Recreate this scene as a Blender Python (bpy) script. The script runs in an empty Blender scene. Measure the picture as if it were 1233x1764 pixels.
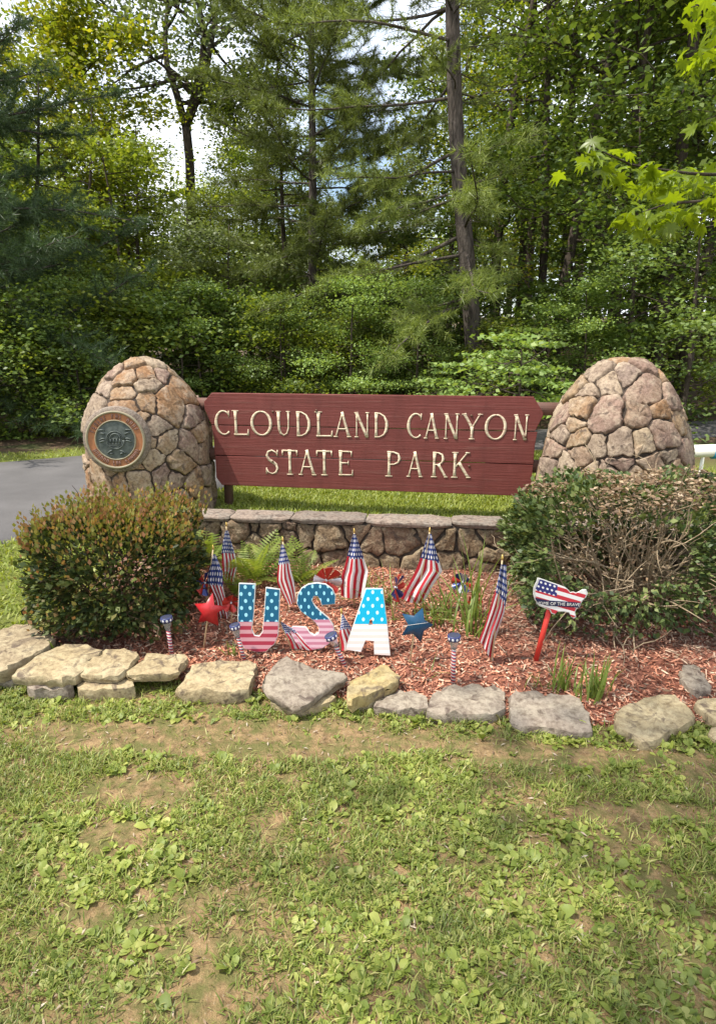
import bpy, bmesh, math, random
import numpy as np
from mathutils import Vector, Matrix

# ------------------------------------------------------------------ camera, sky, sun, exposure
scene = bpy.context.scene
F_PX, CAM_H = 1050.0, 1.5
PITCH = math.atan(282.0 / F_PX)
cam_d = bpy.data.cameras.new("camera"); cam = bpy.data.objects.new("camera", cam_d)
scene.collection.objects.link(cam); scene.camera = cam
cam.location = (0, 0, CAM_H); cam.rotation_euler = (math.pi / 2 - PITCH, 0, 0)
cam_d.sensor_fit = 'HORIZONTAL'; cam_d.sensor_width = 36.0; cam_d.lens = 36.0 * F_PX / 1233.0
cam_d.clip_start = 0.05; cam_d.clip_end = 800.0

SUN_TO = Vector((-0.46, -0.15, 0.875)).normalized()          # direction towards the sun
sun_el = math.asin(SUN_TO.z); sun_az = math.atan2(SUN_TO.x, SUN_TO.y)
world = bpy.data.worlds.new("World"); scene.world = world; world.use_nodes = True
wn, wl = world.node_tree.nodes, world.node_tree.links
wn.clear()
w_out = wn.new('ShaderNodeOutputWorld'); w_bg = wn.new('ShaderNodeBackground'); w_sky = wn.new('ShaderNodeTexSky')
w_sky.sky_type = 'NISHITA'; w_sky.sun_disc = False
w_sky.sun_elevation = sun_el; w_sky.sun_rotation = sun_az
w_sky.air_density = 1.2; w_sky.dust_density = 1.5
w_tc = wn.new('ShaderNodeTexCoord'); w_no = wn.new('ShaderNodeTexNoise'); w_rp = wn.new('ShaderNodeValToRGB'); w_mx = wn.new('ShaderNodeMixRGB')
w_no.inputs['Scale'].default_value = 2.6; w_no.inputs['Detail'].default_value = 7; w_no.inputs['Roughness'].default_value = 0.6
w_rp.color_ramp.elements[0].position = 0.37; w_rp.color_ramp.elements[1].position = 0.60
w_mx.inputs[2].default_value = (8.0, 8.3, 8.9, 1)
wl.new(w_tc.outputs['Generated'], w_no.inputs['Vector']); wl.new(w_no.outputs['Fac'], w_rp.inputs['Fac'])
wl.new(w_rp.outputs['Color'], w_mx.inputs[0]); wl.new(w_sky.outputs['Color'], w_mx.inputs[1])
wl.new(w_mx.outputs['Color'], w_bg.inputs['Color']); wl.new(w_bg.outputs['Background'], w_out.inputs['Surface'])
w_bg.inputs['Strength'].default_value = 0.15

sun_d = bpy.data.lights.new("sun", 'SUN'); sun = bpy.data.objects.new("sun", sun_d); scene.collection.objects.link(sun)
sun_d.energy = 4.3; sun_d.angle = math.radians(0.6); sun_d.color = (1.0, 0.95, 0.86)
sun.rotation_euler = (-SUN_TO).to_track_quat('-Z', 'Y').to_euler()
sun.location = (0, 0, 30)

vs = scene.view_settings
vs.view_transform = 'Standard'; vs.look = 'None'; vs.exposure = 0.68; vs.gamma = 1.0; vs.use_curve_mapping = False
cy = scene.cycles
cy.use_denoising = True
cy.max_bounces = 7; cy.diffuse_bounces = 4; cy.glossy_bounces = 2; cy.transmission_bounces = 4; cy.transparent_max_bounces = 6
cy.caustics_reflective = False; cy.caustics_refractive = False

# ------------------------------------------------------------------ helpers
COL = scene.collection
RNG = np.random.default_rng(7)
SP, CP = math.sin(PITCH), math.cos(PITCH)

def ray(px, py):
    a = (px - 616.5) / F_PX; b = (882.0 - py) / F_PX
    return Vector((a, CP + b * SP, -SP + b * CP))
CAMV = Vector((0, 0, CAM_H))
def PZ(px, py, z=0.0):                       # a photo point on the level z
    d = ray(px, py); return CAMV + d * ((z - CAM_H) / d.z)
def PY(px, py, y):                           # a photo point at the distance y
    d = ray(px, py); return CAMV + d * (y / d.y)

def mk_mesh(name, V, quads=None, tris=None, mats=(), smooth=False, uv=None):
    V = np.asarray(V, dtype=np.float32).reshape(-1, 3)
    me = bpy.data.meshes.new(name)
    q = np.zeros((0, 4), np.int32) if quads is None or len(quads) == 0 else np.asarray(quads, np.int32).reshape(-1, 4)
    t = np.zeros((0, 3), np.int32) if tris is None or len(tris) == 0 else np.asarray(tris, np.int32).reshape(-1, 3)
    me.vertices.add(len(V)); me.vertices.foreach_set('co', V.ravel())
    nl = len(q) * 4 + len(t) * 3
    me.loops.add(nl); me.polygons.add(len(q) + len(t))
    me.loops.foreach_set('vertex_index', np.concatenate([q.ravel(), t.ravel()]))
    st = np.concatenate([np.arange(len(q)) * 4, len(q) * 4 + np.arange(len(t)) * 3]).astype(np.int32)
    me.polygons.foreach_set('loop_start', st)
    for m in mats: me.materials.append(m)
    if smooth: me.polygons.foreach_set('use_smooth', np.ones(len(me.polygons), bool))
    me.update(calc_edges=True)
    if uv is not None:
        ul = me.uv_layers.new(name='uv')
        idx = np.concatenate([q.ravel(), t.ravel()])
        ul.data.foreach_set('uv', np.asarray(uv, np.float32)[idx].ravel())
    return me

def link(name, data, parent=None, loc=None, kind=None):
    o = bpy.data.objects.new(name, data); COL.objects.link(o)
    if parent is not None: o.parent = parent
    if loc is not None: o.location = loc
    if kind: o['kind'] = kind
    return o

def tag(o, label, cat, group=None):
    o['label'] = label; o['category'] = cat
    if group: o['group'] = group
    return o

def thing(name, label, cat, loc=(0, 0, 0), rz=0.0, group=None):
    o = bpy.data.objects.new(name, None); COL.objects.link(o)
    o.empty_display_size = 0.1; o.location = loc; o.rotation_euler = (0, 0, rz)
    return tag(o, label, cat, group)

class Geo:
    def __init__(s): s.V = []; s.Q = []; s.T = []; s.n = 0
    def add(s, V, quads=None, tris=None):
        V = np.asarray(V, float).reshape(-1, 3)
        if quads is not None and len(quads): s.Q.append(np.asarray(quads).reshape(-1, 4) + s.n)
        if tris is not None and len(tris): s.T.append(np.asarray(tris).reshape(-1, 3) + s.n)
        s.V.append(V); s.n += len(V)
    def mesh(s, name, mats=(), smooth=False):
        return mk_mesh(name, np.concatenate(s.V) if s.V else np.zeros((0, 3)), np.concatenate(s.Q) if s.Q else None,
                       np.concatenate(s.T) if s.T else None, mats, smooth)

def tube(pts, rad, sides=6, cap=True):
    pts = np.asarray(pts, float); n = len(pts)
    rad = np.broadcast_to(np.asarray(rad, float), (n,))
    tan = np.gradient(pts, axis=0); tan /= np.linalg.norm(tan, axis=1)[:, None] + 1e-9
    ref = np.array([0, 0, 1.0]) if abs(tan[:, 2]).mean() < 0.8 else np.array([1.0, 0, 0])
    a = np.cross(tan, ref); a /= np.linalg.norm(a, axis=1)[:, None] + 1e-9
    b = np.cross(tan, a)
    ang = np.linspace(0, 2 * np.pi, sides, endpoint=False)
    V = (pts[:, None] + rad[:, None, None] * (np.cos(ang)[None, :, None] * a[:, None] + np.sin(ang)[None, :, None] * b[:, None])).reshape(-1, 3)
    i, j = np.meshgrid(np.arange(n - 1), np.arange(sides), indexing='ij'); k = (j + 1) % sides
    Q = np.stack([i * sides + j, i * sides + k, (i + 1) * sides + k, (i + 1) * sides + j], -1).reshape(-1, 4)
    T = []
    if cap:
        V = np.concatenate([V, pts[:1], pts[-1:]])
        for j in range(sides):
            T.append((n * sides, (j + 1) % sides, j)); T.append((n * sides + 1, (n - 1) * sides + j, (n - 1) * sides + (j + 1) % sides))
    return V, Q, T

def box_arrays(x0, x1, y0, y1, z0, z1):
    V = [(x, y, z) for z in (z0, z1) for y in (y0, y1) for x in (x0, x1)]
    return V, [(0, 2, 3, 1), (4, 5, 7, 6), (0, 1, 5, 4), (2, 6, 7, 3), (0, 4, 6, 2), (1, 3, 7, 5)]

def prism(name, poly, depth, mats, frame=None, bevel=0.0, uv_box=None, holes=()):
    """A flat board: 2-D outline (x, z) extruded along +y by depth (front face at y = 0 looking to -y)."""
    cu = bpy.data.curves.new(name, 'CURVE'); cu.dimensions = '2D'; cu.fill_mode = 'BOTH'
    for pl in (poly,) + tuple(holes):
        sp = cu.splines.new('POLY'); sp.points.add(len(pl) - 1); sp.use_cyclic_u = True
        for k, (x, z) in enumerate(pl): sp.points[k].co = (x, z, 0, 1)
    cu.extrude = depth / 2 - bevel; cu.bevel_depth = bevel; cu.bevel_resolution = 1; cu.offset = -bevel
    o = bpy.data.objects.new('tmp', cu); COL.objects.link(o)
    dg = bpy.context.evaluated_depsgraph_get()
    me = bpy.data.meshes.new_from_object(o.evaluated_get(dg)); me.name = name
    bpy.data.objects.remove(o); bpy.data.curves.remove(cu)
    me.transform(Matrix(((1, 0, 0, 0), (0, 0, -1, depth / 2), (0, 1, 0, 0), (0, 0, 0, 1))))
    me.materials.clear()
    for m in mats: me.materials.append(m)
    if frame is not None: me.transform(frame)
    return me

def text_mesh(name, s, size, mats, depth=0.001):
    cu = bpy.data.curves.new(name, 'FONT'); cu.body = s; cu.size = size; cu.align_x = 'CENTER'; cu.align_y = 'CENTER'; cu.extrude = depth
    cu.resolution_u = 2
    o = bpy.data.objects.new('tmp', cu); COL.objects.link(o)
    dg = bpy.context.evaluated_depsgraph_get()
    me = bpy.data.meshes.new_from_object(o.evaluated_get(dg)); me.name = name
    bpy.data.objects.remove(o); bpy.data.curves.remove(cu)
    me.materials.clear()
    for m in mats: me.materials.append(m)
    return me

def vnoise(x, y, seed=0):
    """smooth value noise, 0..1"""
    x = np.asarray(x, float); y = np.asarray(y, float)
    xi, yi = np.floor(x).astype(np.int64), np.floor(y).astype(np.int64)
    fx, fy = x - xi, y - yi; fx = fx * fx * (3 - 2 * fx); fy = fy * fy * (3 - 2 * fy)
    def h(a, b):
        n = (a * 374761393 + b * 668265263 + seed * 974634777) & 0x7fffffff
        n = ((n ^ (n >> 13)) * 1274126177) & 0x7fffffff
        return ((n ^ (n >> 16)) & 0xffff) / 65535.0
    return (h(xi, yi) * (1 - fx) + h(xi + 1, yi) * fx) * (1 - fy) + (h(xi, yi + 1) * (1 - fx) + h(xi + 1, yi + 1) * fx) * fy
def fbm(x, y, seed=0): return 0.55 * vnoise(x, y, seed) + 0.3 * vnoise(x * 2.1, y * 2.1, seed + 1) + 0.15 * vnoise(x * 4.3, y * 4.3, seed + 2)

# ------------------------------------------------------------------ materials
class Mat:
    def __init__(s, name, rough=0.8, spec=0.3):
        s.m = bpy.data.materials.new(name); s.m.use_nodes = True
        s.nt = s.m.node_tree; s.nt.nodes.clear()
        s.out = s.n('ShaderNodeOutputMaterial'); s.p = s.n('ShaderNodeBsdfPrincipled')
        s.p.inputs['Roughness'].default_value = rough; s.p.inputs['Specular IOR Level'].default_value = spec
        s.link(s.p.outputs[0], s.out.inputs['Surface'])
    def n(s, t, **kw):
        nd = s.nt.nodes.new(t)
        for k, v in kw.items(): setattr(nd, k, v)
        return nd
    def link(s, a, b): s.nt.links.new(a, b)
    def put(s, sock, v):
        if isinstance(v, bpy.types.NodeSocket): s.link(v, sock)
        elif isinstance(v, (tuple, list)) and len(v) == 3 and sock.type == 'RGBA': sock.default_value = (*v, 1)
        else: sock.default_value = v
    def math(s, op, a, b=0.0, c=0.0):
        nd = s.n('ShaderNodeMath', operation=op)
        for k, v in enumerate((a, b, c)): s.put(nd.inputs[k], v)
        return nd.outputs[0]
    def mix(s, f, a, b, blend='MIX'):
        nd = s.n('ShaderNodeMixRGB', blend_type=blend)
        s.put(nd.inputs[0], f); s.put(nd.inputs[1], a); s.put(nd.inputs[2], b)
        return nd.outputs[0]
    def ramp(s, f, stops, interp='LINEAR'):
        nd = s.n('ShaderNodeValToRGB'); cr = nd.color_ramp; cr.interpolation = interp
        while len(cr.elements) < len(stops): cr.elements.new(0.5)
        for e, (p, c) in zip(cr.elements, stops):
            e.position = p; e.color = (*c, 1) if len(c) == 3 else c
        s.put(nd.inputs[0], f); return nd.outputs[0]
    def coord(s, which='Object'): return s.n('ShaderNodeTexCoord').outputs[which]
    def noise(s, vec, scale, detail=4, rough=0.55, dist=0.0):
        nd = s.n('ShaderNodeTexNoise'); s.put(nd.inputs['Vector'], vec)
        nd.inputs['Scale'].default_value = scale; nd.inputs['Detail'].default_value = detail
        nd.inputs['Roughness'].default_value = rough; nd.inputs['Distortion'].default_value = dist
        return nd.outputs['Fac']
    def scaled(s, vec, sc):
        nd = s.n('ShaderNodeVectorMath', operation='MULTIPLY'); s.put(nd.inputs[0], vec); nd.inputs[1].default_value = sc
        return nd.outputs[0]
    def add(s, vec, other):
        nd = s.n('ShaderNodeVectorMath', operation='ADD'); s.put(nd.inputs[0], vec); s.put(nd.inputs[1], other)
        return nd.outputs[0]
    def objrand(s): return s.n('ShaderNodeObjectInfo').outputs['Random']
    def island(s): return s.n('ShaderNodeNewGeometry').outputs['Random Per Island']
    def bump(s, h, strength=0.4, dist=0.01):
        nd = s.n('ShaderNodeBump'); nd.inputs['Strength'].default_value = strength; nd.inputs['Distance'].default_value = dist
        s.link(h, nd.inputs['Height']); s.link(nd.outputs[0], s.p.inputs['Normal'])
    def col(s, c): s.put(s.p.inputs['Base Color'], c); return s.m

def plain(name, c, rough=0.6, spec=0.3, var=0.15, scale=30, metal=0.0):
    k = Mat(name, rough, spec); n = k.noise(k.coord(), scale)
    k.p.inputs['Metallic'].default_value = metal
    return k.col(k.mix(n, tuple(x * (1 - var) for x in c), tuple(min(1, x * (1 + var)) for x in c)))

def leaf_mat(name, stops, trans=0.35, tint=(1.25, 1.2, 0.5), rough=0.45, spec=0.35, patch=0.0):
    k = Mat(name, rough, spec)
    c = k.ramp(k.island(), stops)
    r = k.math('MULTIPLY_ADD', k.objrand(), 0.5, 0.75)
    c = k.mix(1.0, c, r, 'MULTIPLY')
    if patch:
        n = k.noise(k.n('ShaderNodeNewGeometry').outputs['Position'], patch, 2)
        c = k.mix(1.0, c, k.ramp(n, [(0.3, (0.7, 0.7, 0.7)), (0.7, (1.3, 1.25, 1.1))]), 'MULTIPLY')
    k.put(k.p.inputs['Base Color'], c)
    tr = k.n('ShaderNodeBsdfTranslucent'); k.put(tr.inputs['Color'], k.mix(1.0, c, tint, 'MULTIPLY'))
    mx = k.n('ShaderNodeMixShader'); mx.inputs[0].default_value = trans
    k.link(k.p.outputs[0], mx.inputs[1]); k.link(tr.outputs[0], mx.inputs[2]); k.link(mx.outputs[0], k.out.inputs['Surface'])
    return k.m

def stone_mat(name, stops, lichen=(0.42, 0.40, 0.30), scale=9.0, moss=None, bump=0.55):
    k = Mat(name, 0.9, 0.2)
    v = k.add(k.coord(), k.n('ShaderNodeObjectInfo').outputs['Location'])
    r = k.n('ShaderNodeCombineXYZ'); 
    for i in range(3): k.put(r.inputs[i], k.math('MULTIPLY', k.objrand(), 37.0 + 11 * i))
    v = k.add(v, r.outputs[0])
    n1 = k.noise(v, scale, 6, 0.65); n2 = k.noise(v, scale * 5, 5, 0.7); n3 = k.noise(v, scale * 0.45, 3, 0.5, 0.6)
    base = k.ramp(k.math('ADD', k.math('MULTIPLY', k.objrand(), 0.72), k.math('MULTIPLY', n3, 0.28)), stops)
    c = k.mix(k.math('MULTIPLY', k.ramp(n1, [(0.46, (0, 0, 0)), (0.60, (1, 1, 1))]), 0.62), base, lichen)
    c = k.mix(1.0, c, k.ramp(n2, [(0.30, (0.50, 0.46, 0.44)), (0.58, (1.08, 1.08, 1.08))]), 'MULTIPLY')
    n4 = k.noise(v, scale * 1.7, 4, 0.6, 1.0)
    c = k.mix(k.ramp(n4, [(0.55, (0, 0, 0)), (0.66, (0.8, 0.8, 0.8))]), c, (0.085, 0.06, 0.048))
    if moss: c = k.mix(k.ramp(n3, [(0.55, (0, 0, 0)), (0.75, (0.6, 0.6, 0.6))]), c, moss)
    k.bump(k.math('ADD', n1, k.math('MULTIPLY', n2, 0.5)), bump, 0.02)
    return k.col(c)

M = {}
M['pillar_stone'] = stone_mat('pillar_stone', [(0.02, (0.139, 0.093, 0.071)), (0.22, (0.251, 0.168, 0.129)), (0.40, (0.287, 0.204, 0.125)), (0.52, (0.260, 0.139, 0.067)), (0.66, (0.315, 0.242, 0.160)), (0.95, (0.186, 0.135, 0.116))], lichen=(0.398, 0.316, 0.232))
M['wall_stone'] = stone_mat('wall_stone', [(0.05, (0.111, 0.072, 0.052)), (0.4, (0.195, 0.127, 0.083)), (0.65, (0.260, 0.189, 0.111)), (0.95, (0.150, 0.108, 0.082))], lichen=(0.338, 0.280, 0.185), scale=14, bump=1.0)
M['cap_stone'] = stone_mat('cap_stone', [(0.1, (0.19, 0.15, 0.12)), (0.9, (0.27, 0.21, 0.165))], lichen=(0.20, 0.18, 0.15))
M['edging'] = stone_mat('edging_stone', [(0.05, (0.337, 0.268, 0.156)), (0.5, (0.363, 0.285, 0.164)), (0.9, (0.285, 0.225, 0.143))], lichen=(0.406, 0.341, 0.216), scale=7, bump=0.8)
M['edging_grey'] = stone_mat('edging_stone_grey', [(0.05, (0.238, 0.198, 0.150)), (0.9, (0.273, 0.224, 0.176))], lichen=(0.317, 0.273, 0.207), scale=7, bump=0.8)
M['edging_yellow'] = stone_mat('edging_stone_yellow', [(0.05, (0.357, 0.272, 0.119)), (0.9, (0.374, 0.289, 0.136))], lichen=(0.357, 0.297, 0.178), scale=6, bump=0.8)
M['mortar'] = stone_mat('mortar', [(0.0, (0.045, 0.035, 0.028)), (1.0, (0.075, 0.058, 0.046))], lichen=(0.10, 0.08, 0.062))

def wood_paint(name, c, worn, grain=60.0, wear=0.5):
    k = Mat(name, 0.6, 0.35)
    v = k.scaled(k.add(k.coord(), k.math('MULTIPLY', k.objrand(), 9.0)), (1.2, 8, grain))
    n = k.noise(v, 1.0, 6, 0.65, 0.3); n2 = k.noise(k.scaled(k.coord(), (2.2, 2, 7)), 1.0, 5, 0.6)
    n3 = k.noise(k.scaled(k.coord(), (3, 6, 240)), 1.0, 3, 0.5)
    cc = k.mix(n2, tuple(x * 0.72 for x in c), tuple(x * 1.2 for x in c))
    cc = k.mix(k.ramp(n, [(0.57, (0, 0, 0)), (0.70, (wear,) * 3)]), cc, worn)
    n5 = k.noise(k.scaled(k.coord(), (5.5, 3, 1.6)), 1.0, 5, 0.7)
    cc = k.mix(k.ramp(n5, [(0.50, (0, 0, 0)), (0.72, (0.45, 0.45, 0.45))]), cc, tuple(x * 0.45 for x in c))
    cc = k.mix(k.ramp(n5, [(0.28, (0.35, 0.35, 0.35)), (0.44, (0, 0, 0))]), cc, tuple(x * 1.5 + 0.02 for x in c))
    cc = k.mix(k.ramp(n3, [(0.66, (0, 0, 0)), (0.74, (0.7, 0.7, 0.7))]), cc, tuple(x * 0.35 for x in c))
    k.bump(k.math('ADD', n, k.math('MULTIPLY', n3, 0.8)), 0.5, 0.008)
    return k.col(cc)
M['sign_red'] = wood_paint('sign_red_paint', (0.158, 0.036, 0.029), (0.21, 0.115, 0.09))
M['beam'] = wood_paint('weathered_beam', (0.16, 0.085, 0.065), (0.24, 0.19, 0.16))
k = Mat('cream_letter_paint', 0.7, 0.2); n = k.noise(k.scaled(k.coord(), (8, 8, 60)), 1.0, 5, 0.7)
M['cream'] = k.col(k.mix(k.ramp(n, [(0.46, (0, 0, 0)), (0.66, (0.85, 0.85, 0.85))]), (0.66, 0.56, 0.40), (0.30, 0.14, 0.10)))
M['bolt'] = plain('rusty_bolt', (0.10, 0.05, 0.03), 0.5)

k = Mat('asphalt', 0.9, 0.25); n = k.noise(k.coord(), 220, 3, 0.7); n2 = k.noise(k.coord(), 0.7, 4)
k.bump(n, 0.3, 0.004)
M['asphalt'] = k.col(k.mix(1.0, k.ramp(n, [(0.3, (0.07, 0.066, 0.064)), (0.7, (0.155, 0.145, 0.14))]), k.ramp(n2, [(0.35, (0.72,) * 3), (0.65, (1.2,) * 3)]), 'MULTIPLY'))

k = Mat('ground', 0.95, 0.1)
at = k.n('ShaderNodeAttribute'); at.attribute_name = 'litter'
P_ = k.coord(); a = k.noise(P_, 1.3, 5, 0.6); b = k.noise(P_, 28, 6, 0.7); c2 = k.noise(P_, 5.0, 5, 0.65)
soil = k.mix(c2, (0.25, 0.165, 0.085), (0.38, 0.265, 0.145))
soil = k.mix(1.0, soil, k.ramp(b, [(0.32, (0.45, 0.42, 0.4)), (0.6, (1.15, 1.12, 1.05))]), 'MULTIPLY')
gr = k.noise(P_, 130, 4, 0.75)
soil = k.mix(k.ramp(gr, [(0.58, (0, 0, 0)), (0.68, (0.8, 0.8, 0.8))]), soil, (0.40, 0.33, 0.22))
soil = k.mix(k.ramp(gr, [(0.34, (0.75, 0.75, 0.75)), (0.42, (0, 0, 0))]), soil, (0.10, 0.065, 0.035))
lawn = k.mix(k.ramp(k.noise(P_, 11, 4, 0.7), [(0.42, (0, 0, 0)), (0.6, (1, 1, 1))]), soil, k.mix(b, (0.10, 0.105, 0.03), (0.20, 0.175, 0.07)))
lit = k.mix(b, (0.05, 0.034, 0.024), (0.17, 0.11, 0.07))
lit = k.mix(k.ramp(a, [(0.5, (0, 0, 0)), (0.62, (0.8, 0.8, 0.8))]), lit, (0.045, 0.065, 0.02))
k.bump(k.math('ADD', k.math('ADD', b, c2), gr), 0.8, 0.014)
at2 = k.n('ShaderNodeAttribute'); at2.attribute_name = 'mown'
lawn = k.mix(k.math('MULTIPLY', at2.outputs['Fac'], 0.85), lawn, k.mix(b, (0.085, 0.115, 0.022), (0.17, 0.20, 0.045)))
M['ground'] = k.col(k.mix(at.outputs['Fac'], lawn, lit))

k = Mat('mulch_soil', 0.95, 0.1); n = k.noise(k.coord(), 55, 6, 0.7); k.bump(n, 0.8, 0.02)
M['mulch_soil'] = k.col(k.ramp(n, [(0.3, (0.12, 0.045, 0.03)), (0.7, (0.36, 0.15, 0.10))]))
k = Mat('mulch_chip', 0.9, 0.15)
nn = k.noise(k.coord(), 1.4, 3, 0.6)
chip = k.ramp(k.island(), [(0.0, (0.13, 0.055, 0.035)), (0.18, (0.20, 0.07, 0.042)), (0.42, (0.45, 0.18, 0.105)), (0.72, (0.56, 0.26, 0.165)), (0.84, (0.60, 0.44, 0.31)), (0.92, (0.30, 0.22, 0.16)), (1.0, (0.10, 0.07, 0.05))])
brown = k.ramp(k.island(), [(0.0, (0.09, 0.06, 0.045)), (0.6, (0.26, 0.17, 0.12)), (1.0, (0.42, 0.30, 0.22))])
at = k.n('ShaderNodeAttribute'); at.attribute_name = 'age'
M['mulch_chip'] = k.col(k.mix(at.outputs['Fac'], chip, brown))

M['bark'] = None
def bark_mat(name, c1, c2, sc=14):
    k = Mat(name, 0.95, 0.1); v = k.scaled(k.coord(), (sc, sc, sc * 0.22)); n = k.noise(v, 1.0, 6, 0.65, 0.4)
    k.bump(n, 0.9, 0.05)
    r = k.math('MULTIPLY_ADD', k.objrand(), 0.5, 0.75)
    return k.col(k.mix(1.0, k.ramp(n, [(0.3, c1), (0.7, c2)]), r, 'MULTIPLY'))
M['bark'] = bark_mat('bark', (0.035, 0.028, 0.022), (0.115, 0.09, 0.07))
M['pine_bark'] = bark_mat('pine_bark', (0.035, 0.029, 0.025), (0.17, 0.14, 0.12), 20)
M['dead_twig'] = bark_mat('dead_twig', (0.26, 0.19, 0.12), (0.46, 0.36, 0.24), 40)
M['shrub_twig'] = bark_mat('shrub_twig', (0.10, 0.065, 0.045), (0.22, 0.15, 0.10), 40)

M['leaf_mid'] = leaf_mat('leaf_mid_green', [(0, (0.103, 0.150, 0.024)), (0.6, (0.197, 0.260, 0.039)), (1, (0.316, 0.364, 0.064))], 0.45, patch=0.5)
M['leaf_dark'] = leaf_mat('leaf_dark_green', [(0, (0.078, 0.129, 0.032)), (0.7, (0.145, 0.219, 0.046)), (1, (0.233, 0.301, 0.078))], 0.4, patch=0.5)
M['leaf_yellow'] = leaf_mat('leaf_yellow_green', [(0, (0.12, 0.17, 0.018)), (0.6, (0.20, 0.24, 0.026)), (1, (0.31, 0.29, 0.03))], 0.55, patch=0.6)
M['leaf_grey'] = leaf_mat('leaf_grey_green', [(0, (0.114, 0.147, 0.067)), (0.7, (0.195, 0.234, 0.100)), (1, (0.268, 0.309, 0.147))], 0.35, tint=(1.0, 1.1, 0.6), patch=0.5)
M['leaf_bright'] = leaf_mat('leaf_bright_green', [(0, (0.134, 0.207, 0.049)), (0.6, (0.220, 0.317, 0.085)), (1, (0.305, 0.390, 0.122))], 0.4)
M['needle_dark'] = leaf_mat('pine_needles_dark', [(0, (0.048, 0.083, 0.034)), (0.7, (0.083, 0.131, 0.053)), (1, (0.131, 0.179, 0.076))], 0.3, tint=(1.1, 1.2, 0.6))
M['needle'] = leaf_mat('pine_needles', [(0, (0.113, 0.147, 0.033)), (0.7, (0.197, 0.245, 0.059)), (1, (0.294, 0.330, 0.098))], 0.35, tint=(1.2, 1.2, 0.5))
M['maple_leaf'] = leaf_mat('maple_leaf', [(0, (0.11, 0.17, 0.014)), (1, (0.22, 0.29, 0.024))], 0.55, tint=(1.6, 1.5, 0.35), rough=0.35)
k = M['maple_leaf']
M['box_leaf'] = leaf_mat('shrub_leaf', [(0, (0.025, 0.041, 0.011)), (0.5, (0.063, 0.092, 0.021)), (0.85, (0.149, 0.172, 0.040)), (1, (0.172, 0.103, 0.046))], 0.2, rough=0.55, spec=0.3)
M['box_tip'] = leaf_mat('shrub_new_growth', [(0, (0.15, 0.17, 0.035)), (0.4, (0.31, 0.29, 0.06)), (0.65, (0.38, 0.22, 0.08)), (1, (0.30, 0.13, 0.075))], 0.3, rough=0.4)
M['holly_leaf'] = leaf_mat('holly_leaf', [(0, (0.041, 0.071, 0.021)), (0.6, (0.094, 0.134, 0.036)), (1, (0.206, 0.236, 0.075))], 0.2, rough=0.5, spec=0.35)
M['dry_leaf'] = leaf_mat('dry_shrub_leaf', [(0, (0.13, 0.08, 0.045)), (0.6, (0.26, 0.17, 0.10)), (1, (0.38, 0.29, 0.18))], 0.2, tint=(1.1, 1, .8))
M['fern'] = leaf_mat('fern', [(0, (0.160, 0.224, 0.036)), (1, (0.256, 0.304, 0.060))], 0.45)
M['iris'] = leaf_mat('strap_leaf', [(0, (0.10, 0.16, 0.03)), (0.7, (0.19, 0.25, 0.055)), (1, (0.34, 0.32, 0.11))], 0.4)
M['grass'] = leaf_mat('grass', [(0, (0.108, 0.158, 0.026)), (0.5, (0.190, 0.241, 0.052)), (0.8, (0.281, 0.308, 0.084)), (1, (0.407, 0.381, 0.165))], 0.35, tint=(1.2, 1.15, 0.5), patch=1.5)
M['lawn_far'] = leaf_mat('lawn_grass', [(0, (0.218, 0.287, 0.040)), (0.6, (0.333, 0.391, 0.063)), (1, (0.414, 0.437, 0.103))], 0.35)
M['weed'] = leaf_mat('weed', [(0, (0.117, 0.161, 0.030)), (0.6, (0.212, 0.257, 0.055)), (1, (0.317, 0.332, 0.101))], 0.35, rough=0.5, patch=1.5)
M['dry'] = leaf_mat('dead_leaf', [(0, (0.16, 0.10, 0.06)), (0.6, (0.34, 0.24, 0.15)), (1, (0.5, 0.42, 0.32))], 0.15, tint=(1, .9, .7))

# ------------------------------------------------------------------ the setting: ground, road, bed
def sstep(a, b, x): t = np.clip((np.asarray(x, float) - a) / (b - a), 0, 1); return t * t * (3 - 2 * t)
def ground_z(x, y):
    x = np.asarray(x, float); y = np.asarray(y, float)
    z = 0.02 * (fbm(x * 0.9, y * 0.9, 3) - 0.5) * (1 - sstep(2.0, 3.0, y) * (1 - sstep(9, 11, y)))
    z = z + sstep(8.5, 30, y) * (0.5 + 2.2 * sstep(1, 9, x)) + 0.03 * (np.maximum(y - 40, 0)) ** 1.1
    return z
def road_far(x): return 8.55 + (x + 3.94) * 0.62 * (1 / (1 + 0.10 * np.maximum(x + 3.94, 0)))
def road_near(x):
    xs = np.array([-40, -6.0, -2.83, -2.2, -1.2, 0.5, 3, 8, 40.]); ys = np.array([-12, 1.8, 4.6, 5.5, 7.0, 8.2, 9.4, 11.0, 17.])
    return np.interp(x, xs, ys)
xs = np.concatenate([np.linspace(-160, -14, 22), np.linspace(-12, 12, 97), np.linspace(14, 160, 22)])
ys = np.concatenate([np.linspace(-40, -2, 12), np.linspace(-1, 34, 141), np.linspace(36, 240, 24)])
gx, gy = np.meshgrid(xs, ys); gz = ground_z(gx, gy)
nx, ny = len(xs), len(ys)
i, j = np.meshgrid(np.arange(ny - 1), np.arange(nx - 1), indexing='ij')
Q = np.stack([i * nx + j, i * nx + j + 1, (i + 1) * nx + j + 1, (i + 1) * nx + j], -1).reshape(-1, 4)
me = mk_mesh('ground', np.stack([gx, gy, gz], -1).reshape(-1, 3), Q, mats=[M['ground']], smooth=True)
lit = np.maximum(sstep(0.1, 1.0, gy - road_far(gx) - 0.5), sstep(7.3, 9.0, gy) * sstep(2.2, 3.2, gx))
mown = sstep(3.9, 4.3, gy) * sstep(-1.9, -1.4, gx) + sstep(-1.62, -1.9, gx)
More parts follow.
